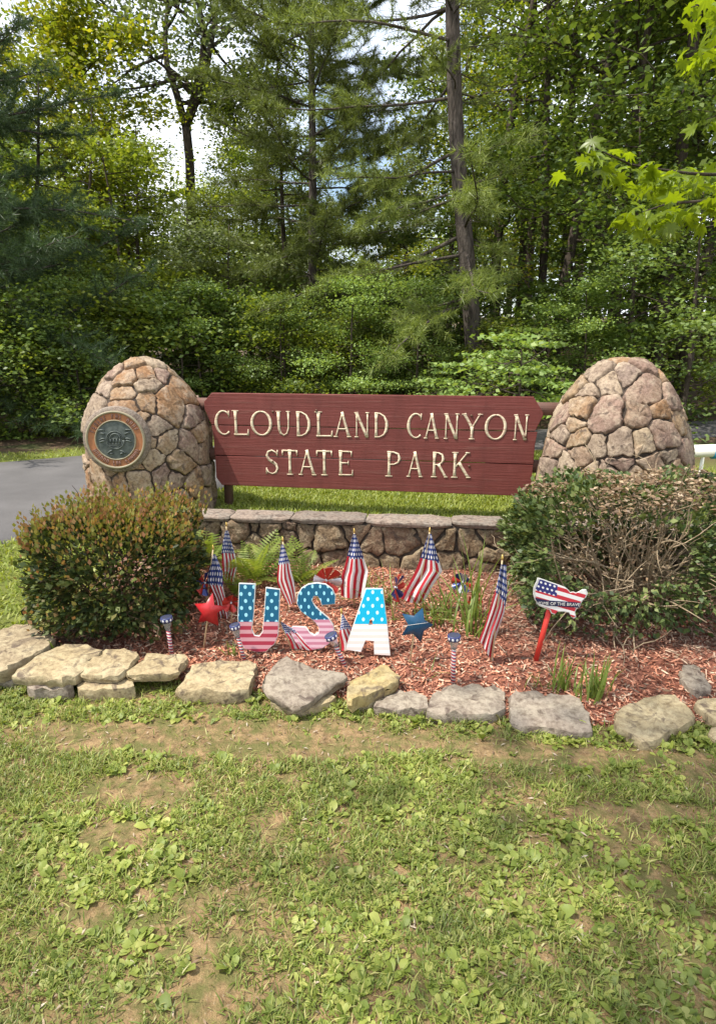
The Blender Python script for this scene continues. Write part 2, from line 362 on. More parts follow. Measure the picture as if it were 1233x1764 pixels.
me.attributes.new('mown', 'FLOAT', 'POINT').data.foreach_set('value', np.clip(mown, 0, 1).astype(np.float32).ravel())
atr = me.attributes.new('litter', 'FLOAT', 'POINT'); atr.data.foreach_set('value', lit.astype(np.float32).ravel())
g = link('ground', me, kind='structure')

rx = np.linspace(-30, 14, 90); rows = []
for f in np.linspace(0, 1, 7):
    y = road_near(rx) * (1 - f) + road_far(rx) * f; rows.append(np.stack([rx, y, ground_z(rx, y) + 0.03 + 0.02 * math.sin(f * math.pi)], -1))
# the sheet turns down into the soil at both edges
y = road_near(rx); rows.insert(0, np.stack([rx, y - 0.05, ground_z(rx, y) - 0.05], -1))
y = road_far(rx); rows.append(np.stack([rx, y + 0.05, ground_z(rx, y) - 0.05], -1))
R_ = np.array(rows); nr, nc = R_.shape[:2]
i, j = np.meshgrid(np.arange(nr - 1), np.arange(nc - 1), indexing='ij')
Q = np.stack([i * nc + j, i * nc + j + 1, (i + 1) * nc + j + 1, (i + 1) * nc + j], -1).reshape(-1, 4)
link('road', mk_mesh('road', R_.reshape(-1, 3), Q, mats=[M['asphalt']], smooth=True), kind='structure')

# wall line (front face) and bed outline
WL, WR = PZ(340, 886, 0.42), PZ(870, 902, 0.42)
wdir = Vector((WR.x - WL.x, WR.y - WL.y, 0)).normalized(); wnor = Vector((wdir.y, -wdir.x, 0))   # wnor looks at the camera
def wall_y(x): return WL.y + (x - WL.x) * wdir.y / wdir.x
fr = [PZ(px, py, 0.05) for px, py in [(-120, 1120), (0, 1135), (110, 1140), (240, 1140), (370, 1165), (520, 1180), (640, 1190), (800, 1205), (950, 1225), (1130, 1236), (1233, 1222), (1400, 1215)]]
FX, FY = np.array([p.x for p in fr]), np.array([p.y for p in fr])
def bed_front(x): return np.interp(x, FX, FY)
def bed_z(x, y):
    f = (y - bed_front(x)) / (wall_y(x) - bed_front(x))
    return 0.012 + 0.078 * np.clip(f * 1.3, 0, 1) + 0.02 * (fbm(np.asarray(x) * 3, np.asarray(y) * 3, 9) - 0.5) - 0.10 * sstep(0.0, 0.05, -f) 
bx = np.linspace(-1.66, 2.3, 110); rows = []
for f in np.linspace(-0.06, 1.05, 45):
    y = bed_front(bx) * (1 - f) + wall_y(bx) * f; rows.append(np.stack([bx, y, bed_z(bx, y) - (0.12 if f < -0.05 else 0)], -1))
R_ = np.array(rows); R_[:, 0, 2] = -0.05; R_[:, -1, 2] = -0.05; nr, nc = R_.shape[:2]
i, j = np.meshgrid(np.arange(nr - 1), np.arange(nc - 1), indexing='ij')
Q = np.stack([i * nc + j, i * nc + j + 1, (i + 1) * nc + j + 1, (i + 1) * nc + j], -1).reshape(-1, 4)
bed = link('flower_bed_soil', mk_mesh('flower_bed_soil', R_.reshape(-1, 3), Q, mats=[M['mulch_soil']], smooth=True), kind='structure')

# ------------------------------------------------------------------ stones laid on a surface
def clip_poly(poly, a, b, c):                    # keep a x + b y <= c
    out = []
    for k in range(len(poly)):
        p, q = poly[k], poly[(k + 1) % len(poly)]
        dp, dq = a * p[0] + b * p[1] - c, a * q[0] + b * q[1] - c
        if dp <= 0: out.append(p)
        if (dp < 0) != (dq < 0) and abs(dp - dq) > 1e-12:
            t = dp / (dp - dq); out.append((p[0] + t * (q[0] - p[0]), p[1] + t * (q[1] - p[1])))
    return out
def soften(poly, seg, jit, rng, chop=0.22):
    P2 = []
    n = len(poly)
    for k in range(n):
        a, b = np.array(poly[k]), np.array(poly[(k + 1) % n])
        P2 += [a + (b - a) * chop, b - (b - a) * chop]
    out = []
    for k in range(len(P2)):
        a, b = P2[k], P2[(k + 1) % len(P2)]; L = np.linalg.norm(b - a); m = max(1, int(round(L / seg)))
        for t in range(m): out.append(a + (b - a) * t / m + rng.normal(0, jit, 2) * (0 if m == 1 else 1))
    return np.array(out)
def cells(seeds, normals, gap, rng, reach=0.5):
    """Voronoi cells in the tangent plane of each seed: yields (index, e1, e2, polygon)."""
    wts = rng.uniform(-0.022, 0.022, len(seeds))
    for i_, (s, nrm) in enumerate(zip(seeds, normals)):
        up = Vector((0, 0, 1)) if abs(nrm.z) < 0.9 else Vector((0, 1, 0))
        e1 = up.cross(nrm).normalized(); e2 = nrm.cross(e1)
        poly = [(-reach, -reach), (reach, -reach), (reach, reach), (-reach, reach)]
        for j_, t in enumerate(seeds):
            if i_ == j_: continue
            d = t - s
            if d.length > 2.2 * reach or normals[j_].dot(nrm) < -0.2: continue
            dh = d.normalized(); a, b = dh.dot(e1), dh.dot(e2)
            h = math.hypot(a, b)
            if h < 0.2: continue
            poly = clip_poly(poly, a / h, b / h, (d.length / 2 + wts[i_] - wts[j_]) / h - gap - rng.uniform(0, gap * 0.5))
            if len(poly) < 3: break
        if len(poly) >= 3: yield i_, s, nrm, e1, e2, poly
def stone_from_poly(poly, project, h, rng):
    """rings from the sunk rim to the face; project(p2, out) -> 3-D point"""
    n = len(poly); c = poly.mean(0)
    rings = []
    tilt = rng.normal(0, 0.08, 2); lim = np.abs(poly - c).max() + 1e-6
    for sc, ht in ((1.0, -0.035), (1.0, h * 0.50), (0.965, h * 0.88), (0.89, h * 1.0), (0.45, h * 1.04)):
        p = c + (poly - c) * sc
        tl = (p - c) @ tilt if ht > 0 else np.zeros(n)
        rings.append(np.array([project(q, ht + (0.5 * t_ if ht > h * .5 else 0) + (rng.normal(0, h * 0.13) if ht > 0 else 0)) for q, t_ in zip(p, tl)]))
    V = np.concatenate(rings + [[project(c, h * 1.06)]])
    Qs, Ts = [], []
    for r in range(4):
        for k_ in range(n): Qs.append((r * n + k_, r * n + (k_ + 1) % n, (r + 1) * n + (k_ + 1) % n, (r + 1) * n + k_))
    for k_ in range(n): Ts.append((4 * n + k_, 4 * n + (k_ + 1) % n, 5 * n))
    return V, Qs, Ts

# ------------------------------------------------------------------ pillars
def make_pillar(label, cx, cyy, R, prof, px_seeds, rng_seed, avoid=None):
    rng = np.random.default_rng(rng_seed)
    pz = np.array([p[0] for p in prof]); pr = np.array([p[1] for p in prof]) * R
    rad = lambda z: np.interp(z, pz, pr)
    ctr = Vector((cx, cyy, 0.45)); top = pz[-1]
    def onsurf(p):
        d = (p - ctr)
        if d.length < 1e-6: d = Vector((0, 0, 1))
        d.normalize(); lo, hi = 0.0, 2.0
        for _ in range(34):
            m = (lo + hi) / 2; q = ctr + d * m
            inside = q.z < top and math.hypot(q.x - cx, q.y - cyy) < (rad(q.z) if q.z > 0 else pr[0])
            if inside: lo = m
            else: hi = m
        return ctr + d * lo
    def normal(p):
        e = 0.02; z = p.z; s = (rad(min(top, z + e)) - rad(max(0, z - e))) / (min(top, z + e) - max(0, z - e) + 1e-9)
        r = Vector((p.x - cx, p.y - cyy, 0)); 
        if r.length < 0.04: return Vector((0, 0, 1))
        r.normalize(); return Vector((r.x, r.y, -s)).normalized()
    def hit(px, py):                            # photo ray on the pillar, or the nearest silhouette point
        d = ray(px, py).normalized(); best, bp = 1e9, None
        for t in np.linspace(4.2, 7.0, 700):
            q = CAMV + d * t
            if q.z < 0: break
            g_ = math.hypot(q.x - cx, q.y - cyy) - (rad(q.z) if q.z < top else 0) + (max(0, q.z - top) * 3)
            if g_ <= 0: return onsurf(q)
            if g_ < best: best, bp = g_, q.copy()
        return onsurf(bp) if bp and best < 0.12 else None
    seeds = []
    for px, py in px_seeds:
        q = hit(px, py)
        if q and all((q - s).length > 0.05 for s in seeds): seeds.append(q)
    for _ in range(2500):                       # the unseen sides
        q = onsurf(Vector((cx + rng.normal(0, 1), cyy + rng.normal(0, 1), rng.uniform(0.02, 1.5))))
        toward = Vector((-q.x, -q.y, 0)).normalized().dot(Vector((q.x - cx, q.y - cyy, 0)).normalized()) if math.hypot(q.x - cx, q.y - cyy) > .05 else 0
        if toward > 0.0 and q.z > 0.25: continue
        if all((q - s).length > 0.27 for s in seeds): seeds.append(q)
    nrm = [normal(s) for s in seeds]
    root = thing('stone_pillar', label, 'pillar', (cx, cyy, 0))
    # core of mortar
    zz = np.concatenate([np.linspace(-0.05, 1.0, 8), np.linspace(1.05, top, 14)]); na = 40; ang = np.linspace(0, 2 * np.pi, na, endpoint=False)
    V = np.array([[math.cos(a) * max(0.002, rad(max(z, 0)) - 0.001), math.sin(a) * max(0.002, rad(max(z, 0)) - 0.001), z - 0.002] for z in zz for a in ang])
    ii, jj = np.meshgrid(np.arange(len(zz) - 1), np.arange(na), indexing='ij')
    Qc = np.stack([ii * na + jj, ii * na + (jj + 1) % na, (ii + 1) * na + (jj + 1) % na, (ii + 1) * na + jj], -1).reshape(-1, 4)
    link('mortar_core', mk_mesh('mortar_core', V, Qc, mats=[M['mortar']], smooth=True), root)
    base = Vector((cx, cyy, 0))
    for i_, s, n_, e1, e2, poly in cells(seeds, nrm, 0.0045, rng):
        poly = soften(poly, 0.03, 0.0065, rng, 0.08)
        if len(poly) > 56: poly = poly[::2]
        def project(q, out):
            p = onsurf(s + e1 * q[0] + e2 * q[1])
            if p.z < 0: p.z = -0.01
            return np.array(p + n_ * out - base - s_off)
        s_off = s - base
        hh = rng.uniform(0.016, 0.042)
        if avoid is not None:
            da = (s - hit(*avoid)).length
            if da < 0.16: continue
            if da < 0.42: hh = 0.014
        V, Qs, Ts = stone_from_poly(poly, project, hh, rng)
        link('stone', mk_mesh('stone', V, Qs, Ts, [M['pillar_stone']], True), root, s_off)
    return root, onsurf, normal, hit
PL = make_pillar('egg-shaped stone pillar with a round bronze seal, beside the road', -1.965, 5.72, 0.548,
    [(0, 1.0), (0.4, 1.0), (0.73, 0.985), (0.85, 0.95), (0.95, 0.895), (1.06, 0.805), (1.17, 0.675), (1.28, 0.475), (1.34, 0.335), (1.38, 0.21), (1.40, 0.13), (1.41, 0.0)],
    [(204, 641), (235, 628), (258, 621), (225, 650), (249, 646), (250, 662), (272, 645), (296, 638), (317, 672), (177, 672), (218, 679), (252, 689), (290, 692),
     (163, 699), (215, 705), (240, 722), (147, 723), (334, 716), (284, 766), (327, 771), (259, 791), (279, 818), (150, 771), (150, 801), (157, 832), (177, 832),
     (204, 829), (242, 825), (303, 825), (330, 839), (354, 825), (317, 856), (354, 859), (255, 765), (240, 801), (191, 812), (200, 757), (352, 770), (265, 735), (310, 800), (345, 745)], 11, (203, 757))
PR = make_pillar('egg-shaped stone pillar without a seal, behind the dying shrub', 2.125, 5.02, 0.575,
    [(0, 1.02), (0.35, 1.0), (0.55, 0.985), (0.74, 0.935), (0.95, 0.835), (1.10, 0.705), (1.22, 0.57), (1.32, 0.42), (1.38, 0.27), (1.405, 0.17), (1.415, 0.0)],
    [(1074, 619), (1103, 630), (1144, 655), (1049, 654), (1083, 643), (1113, 664), (1001, 664), (1012, 676), (974, 718), (1001, 707), (1038, 716), (1097, 718), (1138, 707),
     (1167, 720), (1158, 689), (1176, 698), (990, 729), (970, 748), (958, 777), (954, 800), (995, 754), (997, 786), (1029, 768), (1069, 768), (1067, 803), (1110, 765),
     (1140, 754), (1144, 782), (1122, 798), (1178, 779), (1185, 745), (1049, 822), (976, 805), (1030, 640), (1020, 820), (1090, 830), (1160, 815)], 23)

# ------------------------------------------------------------------ round bronze seal on the pillar
k = Mat('bronze_patina', 0.55, 0.5); n = k.noise(k.coord(), 25, 4); k.p.inputs['Metallic'].default_value = 0.35
M['bronze'] = k.col(k.ramp(n, [(0.3, (0.045, 0.055, 0.05)), (0.7, (0.12, 0.135, 0.12))]))
k = Mat('seal_ring_paint', 0.6, 0.3); n = k.noise(k.coord(), 18, 4)
M['ring'] = k.col(k.ramp(n, [(0.3, (0.27, 0.11, 0.055)), (0.7, (0.40, 0.165, 0.065))]))
M['ring_mark'] = plain('seal_relief_marks', (0.21, 0.115, 0.09), 0.6)
M['rim'] = plain('seal_rim', (0.27, 0.23, 0.15), 0.5)
pc = PL[3](203, 757); pn = (PL[2](pc) + Vector((0.25, -0.15, 0.0))).normalized(); pn.z = 0.05; pn.normalize()
e1 = Vector((0, 0, 1)).cross(pn).normalized(); e2 = pn.cross(e1)
plq = thing('seal_plaque', 'round bronze seal with an orange lettered ring, set into the pillar', 'plaque')
plq_m = Matrix((( e1.x, e2.x, pn.x, pc.x + pn.x * 0.055), (e1.y, e2.y, pn.y, pc.y + pn.y * 0.055), (e1.z, e2.z, pn.z, pc.z + pn.z * 0.055), (0, 0, 0, 1)))
plq.matrix_world = plq_m @ Matrix.Diagonal((0.9, 0.9, 1.0, 1.0))
def lathe(prof, n=56):
    ang = np.linspace(0, 2 * np.pi, n, endpoint=False)
    V = np.array([[r * math.cos(a), r * math.sin(a), z] for r, z in prof for a in ang]); m = len(prof)
    i, j = np.meshgrid(np.arange(m - 1), np.arange(n), indexing='ij')
    return V, np.stack([i * n + j, i * n + (j + 1) % n, (i + 1) * n + (j + 1) % n, (i + 1) * n + j], -1).reshape(-1, 4)
def lathe_part(name, prof, mat, parent, n=56, loc=None):
    V, Q = lathe(prof, n); return link(name, mk_mesh(name, V, Q, mats=[mat], smooth=False), parent, loc)
Rp = 0.272
lathe_part('backing', [(0.31, -0.16), (0.315, -0.045), (0.30, -0.012), (0.27, -0.008)], M['cap_stone'], plq)
lathe_part('rim', [(0.272, -0.04), (0.272, 0.012), (0.262, 0.017), (0.252, 0.012), (0.25, 0.0)], M['rim'], plq)
ring = lathe_part('ring', [(0.251, 0.004), (0.187, 0.004)], M['ring'], plq)
lathe_part('inner_rim', [(0.190, 0.0), (0.188, 0.012), (0.180, 0.013), (0.177, 0.002)], M['rim'], plq)
lathe_part('medallion', [(0.179, 0.003), (0.10, 0.007), (0.0, 0.009)], M['bronze'], plq)
rr = np.random.default_rng(5)
for half, (a0, a1) in enumerate(((162, 22), (202, 338))):       # raised marks, two arcs of worn letters
    for q in range(15 if half == 0 else 17):
        a = math.radians(a0 + (a1 - a0) * (q + 0.5) / (15 if half == 0 else 17))
        if q in (6, 10): continue
        gm = Geo()
        h2, w2 = 0.022, 0.007
        strokes = [(-0.0095, -h2, -0.0095 + w2, h2)]
        kind_ = rr.integers(0, 4)
        if kind_ in (0, 1): strokes.append((0.004, -h2, 0.004 + w2, h2))
        if kind_ in (0, 2): strokes.append((-0.0025, h2 - w2, 0.0095, h2))
        if kind_ in (1, 2, 3): strokes.append((-0.0025, -w2 / 2, 0.004, w2 / 2))
        if kind_ == 3: strokes.append((-0.0025, -h2, 0.0095, -h2 + w2))
        for x0, z0, x1, z1 in strokes: gm.add(*box_arrays(x0, x1, z0, z1, 0, 0.006))
        o = link('relief_mark', gm.mesh('relief_mark', [M['ring_mark']]), ring, (0.219 * math.cos(a), 0.219 * math.sin(a), 0.004))
        o.rotation_euler = (0, 0, a - math.pi / 2 if half == 0 else a + math.pi / 2)
arch = Geo()
def arc_tube(r, a0, a1, rt, z, cx=0, cyy=0, sy=1.0, n=20):
    a = np.linspace(math.radians(a0), math.radians(a1), n)
    return tube(np.stack([cx + r * np.cos(a), cyy + sy * r * np.sin(a), np.full(n, z)], -1), rt, 6)
for args in ((0.082, 0, 360, 0.006, 0.012), (0.069, 0, 360, 0.004, 0.012), (0.045, 0, 180, 0.007, 0.013, 0, 0.015), (0.03, 0, 180, 0.004, 0.013, 0, 0.018)): arch.add(*arc_tube(*args))
for x in (-0.042, -0.014, 0.014, 0.042): arch.add(*tube([(x, -0.032, 0.013), (x, 0.014, 0.013)], 0.006, 6))
for z, w in ((0.016, 0.055), (-0.036, 0.055), (-0.048, 0.06)): arch.add(*tube([(-w, z, 0.013), (w, z, 0.013)], 0.0045, 6))
link('arch_relief', arch.mesh('arch_relief', [M['bronze']], True), plq)
for sx in (-1, 1):
    for y0, L, tl in ((0.085, 0.07, 0.25), (0.01, 0.062, 0.0), (-0.012, 0.062, 0.0), (-0.10, 0.06, -0.35), (-0.135, 0.035, 0.2), (0.05, 0.05, 0.4)):
        xx = np.linspace(0.088, 0.088 + L, 5) if abs(y0) < 0.1 else np.linspace(0.03, 0.03 + L, 5)
        link('scroll_relief', (lambda G: (G.add(*tube(np.stack([sx * xx, y0 + tl * (xx - xx[0]) + 0.006 * np.sin((xx - xx[0]) * 80), np.full(5, 0.010)], -1), [0.004, 0.008, 0.009, 0.007, 0.003], 6)), G.mesh('scroll_relief', [M['bronze']], True))[1])(Geo()), plq)

# ------------------------------------------------------------------ painted plank sign
SL, SR = PY(365, 678, 5.66), PY(915, 683, 5.20)
sdir = Vector((SR.x - SL.x, SR.y - SL.y, 0)).normalized(); snor = Vector((sdir.y, -sdir.x, 0))
S0 = Vector((SL.x, SL.y, 0))
def on_sign(px, py):
    d = ray(px, py); t = (S0 - CAMV).dot(snor) / d.dot(snor); p = CAMV + d * t
    return ((p - S0).dot(sdir), p.z)
sign = thing('park_sign', 'dark red plank park sign with cream carved lettering between two pillars', 'sign', (S0.x, S0.y, 0), math.atan2(sdir.y, sdir.x))
U0, U1 = on_sign(352, 700)[0], on_sign(935, 720)[0]
zt = (on_sign(370, 677)[1] + on_sign(910, 683)[1]) / 2; zb = (on_sign(381, 837)[1] + on_sign(877, 852)[1]) / 2
zj1 = (on_sign(370, 731)[1] + on_sign(905, 744)[1]) / 2; zj2 = (on_sign(370, 785)[1] + on_sign(905, 799)[1]) / 2
ua, ub = on_sign(368, 760)[0], on_sign(921, 770)[0]
gp = 0.0035
h1 = zt - zj1
planks = [[(U0 + 0.075, zt), (U0, zt - h1 * 0.27), (U0, zt - h1 * 0.5), (U0 + 0.055, zj1 + gp), (U1 - 0.055, zj1 + gp), (U1, zt - h1 * 0.55), (U1, zt - h1 * 0.45), (U1 - 0.09, zt)],
          [(ua - 0.012, zj1 - gp), (ua, zj1 - 0.12), (ua, zj2 + gp), (ub, zj2 + gp), (ub, zj1 - 0.12), (ub + 0.012, zj1 - gp)],
          [(ua + 0.004, zj2 - gp), (ua + 0.004, zb + 0.07), (ua + 0.055, zb), (ub - 0.055, zb), (ub - 0.004, zb + 0.07), (ub - 0.004, zj2 - gp)]]
for k_, pl in enumerate(planks):
    c0 = (sum(p[0] for p in pl) / len(pl), sum(p[1] for p in pl) / len(pl))
    o = link('plank', prism('plank', [(x - c0[0], z - c0[1]) for x, z in pl], 0.042, [M['sign_red']], bevel=0.004), sign, (c0[0], 0.0015 * (k_ % 2), c0[1]))
for a, b, z0 in ((U0 - 0.16, U0 + 0.35, 1.00), (U0 - 0.10, ua + 0.35, 0.53), (U1 - 0.40, U1 + 0.30, 1.00), (ub - 0.4, ub + 0.35, 0.50)):
    V, Qs = box_arrays(a, b, 0.052, 0.14, z0 - 0.052, z0 + 0.052)
    link('rail', mk_mesh('rail', V, Qs, mats=[M['beam']]), sign)
for u in (ua + 0.045, ub - 0.06):
    V, Qs = box_arrays(u - 0.03, u + 0.03, 0.145, 0.235, -0.05, 1.02); link('post', mk_mesh('post', V, Qs, mats=[M['beam']]), sign)

def ring_pts(cx, cz, rx, rz, a0, a1, n=22):
    a = np.radians(np.linspace(a0, a1, n)); return [(cx + rx * math.cos(t), cz + rz * math.sin(t)) for t in a]
T_, N_ = 0.125, 0.062                            # thick and thin strokes
def st(x, z0=0.0, z1=1.0, w=T_): return ([(x, z0), (x, z0 + 0.25 * (z1 - z0)), (x, z0 + 0.7 * (z1 - z0)), (x, z1)], [w * 1.35, w * 0.95, w * 0.95, w * 1.4])
def ln(a, b, w0, w1=None, flare=1.3):
    w1 = w1 or w0; m = lambda t: (a[0] + (b[0] - a[0]) * t, a[1] + (b[1] - a[1]) * t)
    return ([a, m(.2), m(.8), b], [w0 * flare, w0, w1, w1 * flare])
def serif(x, z, w=0.2): return ([(x - w / 2, z), (x + w / 2, z)], [0.045, 0.045])
GLYPH = {
 'C': (0.74, [(ring_pts(0.43, 0.5, 0.36, 0.47, 48, 312), list(np.interp(np.linspace(0, 1, 22), [0, .12, .5, .88, 1], [0.10, 0.055, 0.15, 0.055, 0.085]))), ([(0.68, 0.74), (0.69, 0.98)], [0.05, 0.05])]),
 'L': (0.66, [st(0.16), serif(0.16, 0.98, .26), ln((0.08, 0.035), (0.62, 0.04), 0.06, 0.07), ([(0.62, 0.0), (0.64, 0.25)], [0.09, 0.04])]),
 'O': (0.86, [(ring_pts(0.43, 0.5, 0.37, 0.47, 90, 450, 34), list(0.055 + 0.085 * np.abs(np.cos(np.radians(np.linspace(90, 450, 34))))))]),
 'U': (0.80, [([(0.15, 1.0), (0.15, 0.6), (0.16, 0.32), (0.23, 0.12), (0.40, 0.035), (0.56, 0.12), (0.64, 0.32), (0.65, 0.6), (0.65, 1.0)], [0.16, 0.125, 0.125, 0.11, 0.07, 0.06, 0.06, 0.06, 0.09]), serif(0.15, 0.98, .26), serif(0.65, 0.98, .2)]),
 'D': (0.80, [st(0.15), ([(0.08, 0.965), (0.32, 0.965), (0.55, 0.86), (0.68, 0.66), (0.70, 0.48), (0.66, 0.28), (0.53, 0.12), (0.32, 0.035), (0.08, 0.035)], [0.05, 0.055, 0.08, 0.125, 0.14, 0.125, 0.08, 0.055, 0.05])]),
 'A': (0.84, [ln((0.09, 0.0), (0.42, 0.98), N_), ln((0.40, 1.0), (0.74, 0.0), T_ * 0.9, T_, 1.25), ln((0.20, 0.33), (0.62, 0.33), 0.05, flare=1.0), serif(0.09, 0.02, .2), serif(0.75, 0.02, .22)]),
 'N': (0.84, [st(0.14, w=N_), ln((0.12, 0.99), (0.68, 0.02), T_), st(0.70, w=N_), serif(0.12, 0.98, .2), serif(0.14, 0.02, .2), serif(0.70, 0.98, .2)]),
 'Y': (0.82, [ln((0.08, 1.0), (0.42, 0.46), T_), ln((0.74, 1.0), (0.42, 0.46), N_), st(0.42, 0.0, 0.5), serif(0.08, 0.98, .2), serif(0.74, 0.98, .2), serif(0.42, 0.02, .24)]),
 'S': (0.64, [([(0.52, 0.78), (0.46, 0.90), (0.32, 0.965), (0.17, 0.91), (0.11, 0.76), (0.17, 0.62), (0.32, 0.52), (0.47, 0.41), (0.53, 0.26), (0.46, 0.10), (0.31, 0.035), (0.15, 0.09), (0.09, 0.22)], [0.05, 0.055, 0.06, 0.09, 0.11, 0.13, 0.15, 0.13, 0.11, 0.09, 0.06, 0.055, 0.05]), ([(0.53, 0.74), (0.545, 0.98)], [0.045, 0.045]), ([(0.075, 0.02), (0.085, 0.27)], [0.045, 0.045])]),
 'T': (0.74, [st(0.37, w=T_), ([(0.05, 0.955), (0.37, 0.955), (0.69, 0.955)], [0.08, 0.06, 0.08]), ([(0.05, 0.98), (0.045, 0.76)], [0.07, 0.035]), ([(0.69, 0.98), (0.695, 0.76)], [0.07, 0.035]), serif(0.37, 0.02, .28)]),
 'E': (0.66, [st(0.15), ([(0.07, 0.96), (0.34, 0.96), (0.58, 0.955)], [0.055, 0.055, 0.07]), ([(0.15, 0.51), (0.46, 0.51)], [0.05, 0.05]), ([(0.07, 0.04), (0.36, 0.04), (0.62, 0.045)], [0.055, 0.055, 0.07]), ([(0.58, 0.98), (0.58, 0.76)], [0.05, 0.03]), ([(0.62, 0.0), (0.63, 0.25)], [0.06, 0.03]), ([(0.46, 0.6), (0.46, 0.42)], [0.035, 0.035])]),
 'P': (0.68, [st(0.15), ([(0.07, 0.965), (0.32, 0.965), (0.50, 0.90), (0.56, 0.73), (0.50, 0.57), (0.34, 0.49), (0.15, 0.48)], [0.05, 0.055, 0.09, 0.13, 0.09, 0.055, 0.05]), serif(0.15, 0.02, .28)]),
 'R': (0.76, [st(0.15), ([(0.07, 0.965), (0.32, 0.965), (0.49, 0.90), (0.55, 0.74), (0.49, 0.59), (0.34, 0.51), (0.15, 0.50)], [0.05, 0.055, 0.09, 0.13, 0.09, 0.055, 0.05]), ln((0.34, 0.52), (0.68, 0.02), 0.11), serif(0.15, 0.02, .26), serif(0.69, 0.025, .16)]),
 'K': (0.80, [st(0.15), ln((0.66, 1.0), (0.20, 0.44), N_), ln((0.32, 0.60), (0.72, 0.02), T_), serif(0.15, 0.98, .26), serif(0.15, 0.02, .26), serif(0.66, 0.98, .18), serif(0.73, 0.025, .18)]),
}
def carved(ch, w, h):
    g_ = Geo(); gw, strokes = GLYPH[ch]
    for si, (pts, wid) in enumerate(strokes):
        p = np.array(pts); tn = np.gradient(p, axis=0); tn[:, 0] *= w / gw; tn[:, 1] *= h
        tn /= np.linalg.norm(tn, axis=1)[:, None]; nn = np.stack([-tn[:, 1], tn[:, 0]], -1)
        q = np.stack([p[:, 0] * w / gw, p[:, 1] * h], -1); hw = np.array(wid)[:, None] * h * 0.5 * 0.80
        L, Rr = q + nn * hw, q - nn * hw; m = len(p); d = 0.0032 + 0.0005 * si
        V = np.concatenate([np.insert(L, 1, -d, 1), np.insert(Rr, 1, -d, 1), np.insert(L, 1, 0.004, 1), np.insert(Rr, 1, 0.004, 1)])
        Qs = []
        for a in range(m - 1): Qs += [(a, a + 1, m + a + 1, m + a), (a, 2 * m + a, 2 * m + a + 1, a + 1), (m + a, m + a + 1, 3 * m + a + 1, 3 * m + a)]
        Qs += [(0, m, 3 * m, 2 * m), (m - 1, 3 * m - 1, 4 * m - 1, 2 * m - 1)]
        g_.add(V, Qs)
    return g_.mesh('letter', [M['cream']])
zx = lambda x: 330 + x / 1.957
zy = lambda y: 640 + y / 1.957
def line_z(x, l, r):                              # a text line drifts a little in the photograph; read its height on the sign
    return l + (r - l) * (x - 100) / 1010.0
for word, boxes, top, bot in (
    ('CLOUDLANDCANYON', [(80, 128), (137, 190), (200, 270), (285, 335), (350, 402), (413, 475), (480, 537), (547, 602), (612, 665), (725, 778), (783, 835), (847, 905), (909, 980), (985, 1065), (1080, 1140)], (130, 145), (213, 231)),
    ('STATEPARK', [(247, 297), (305, 358), (362, 418), (420, 475), (490, 545), (652, 712), (725, 780), (805, 865), (873, 942)], (260, 276), (343, 361))):
    for ch, (x0, x1) in zip(word, boxes):
        xm = (x0 + x1) / 2
        u0, zlo = on_sign(zx(x0), zy(line_z(xm, *bot))); u1, zhi = on_sign(zx(x1), zy(line_z(xm, *top)))
        o = link('letter', carved(ch, u1 - u0, zhi - zlo), sign, (u0, 0.0, zlo))
for px, py in ((808, 803), (470, 795), (470, 709), (812, 716), (905, 752), (545, 707)):
    u, z = on_sign(px, py)
    V, Qs, Ts = tube([(u, -0.008, z), (u, 0.004, z)], 0.011, 8); link('bolt', mk_mesh('bolt', V, Qs, Ts, [M['bolt']]), sign)

# ------------------------------------------------------------------ low stone wall with capstones
wall = thing('garden_wall', 'low rubble stone wall with flat capstones below the park sign', 'wall')
wx0, wx1 = -1.16, 2.6
W0 = Vector((wx0, wall_y(wx0), 0)); wlen = (wx1 - wx0) / wdir.x
WF = Matrix(((wdir.x, -wnor.x, 0, W0.x), (wdir.y, -wnor.y, 0, W0.y), (0, 0, 1, 0), (0, 0, 0, 1)))
wall.matrix_world = WF
V, Qs = box_arrays(0.012, wlen, 0.012, 0.165, -0.05, 0.385); link('mortar_core', mk_mesh('mortar_core', V, Qs, mats=[M['mortar']]), wall)
rng = np.random.default_rng(31)
def on_wall(px, py):
    d = ray(px, py); t = (W0 - CAMV).dot(wnor) / d.dot(wnor); p = CAMV + d * t; return ((p - W0).dot(wdir), p.z)
sd = [on_wall(px, py) for px, py in [(361, 903), (410, 901), (439, 899), (464, 906), (437, 926), (493, 901), (526, 919), (486, 930), (571, 926), (607, 908), (580, 966), (540, 975), (642, 930),
      (694, 928), (734, 910), (678, 973), (767, 934), (816, 934), (850, 915), (845, 955), (834, 988), (767, 984), (723, 975), (375, 940), (400, 965), (440, 975), (356, 975), (490, 985), (625, 985)]]
for _ in range(1500):
    q = (rng.uniform(0.03, wlen), rng.uniform(0.02, 0.37))
    if (q[0] > on_wall(880, 900)[0] or q[1] < 0.10) and all(math.hypot(q[0] - s[0], q[1] - s[1]) > 0.13 for s in sd): sd.append(q)
sv = [Vector((a, 0, b)) for a, b in sd]
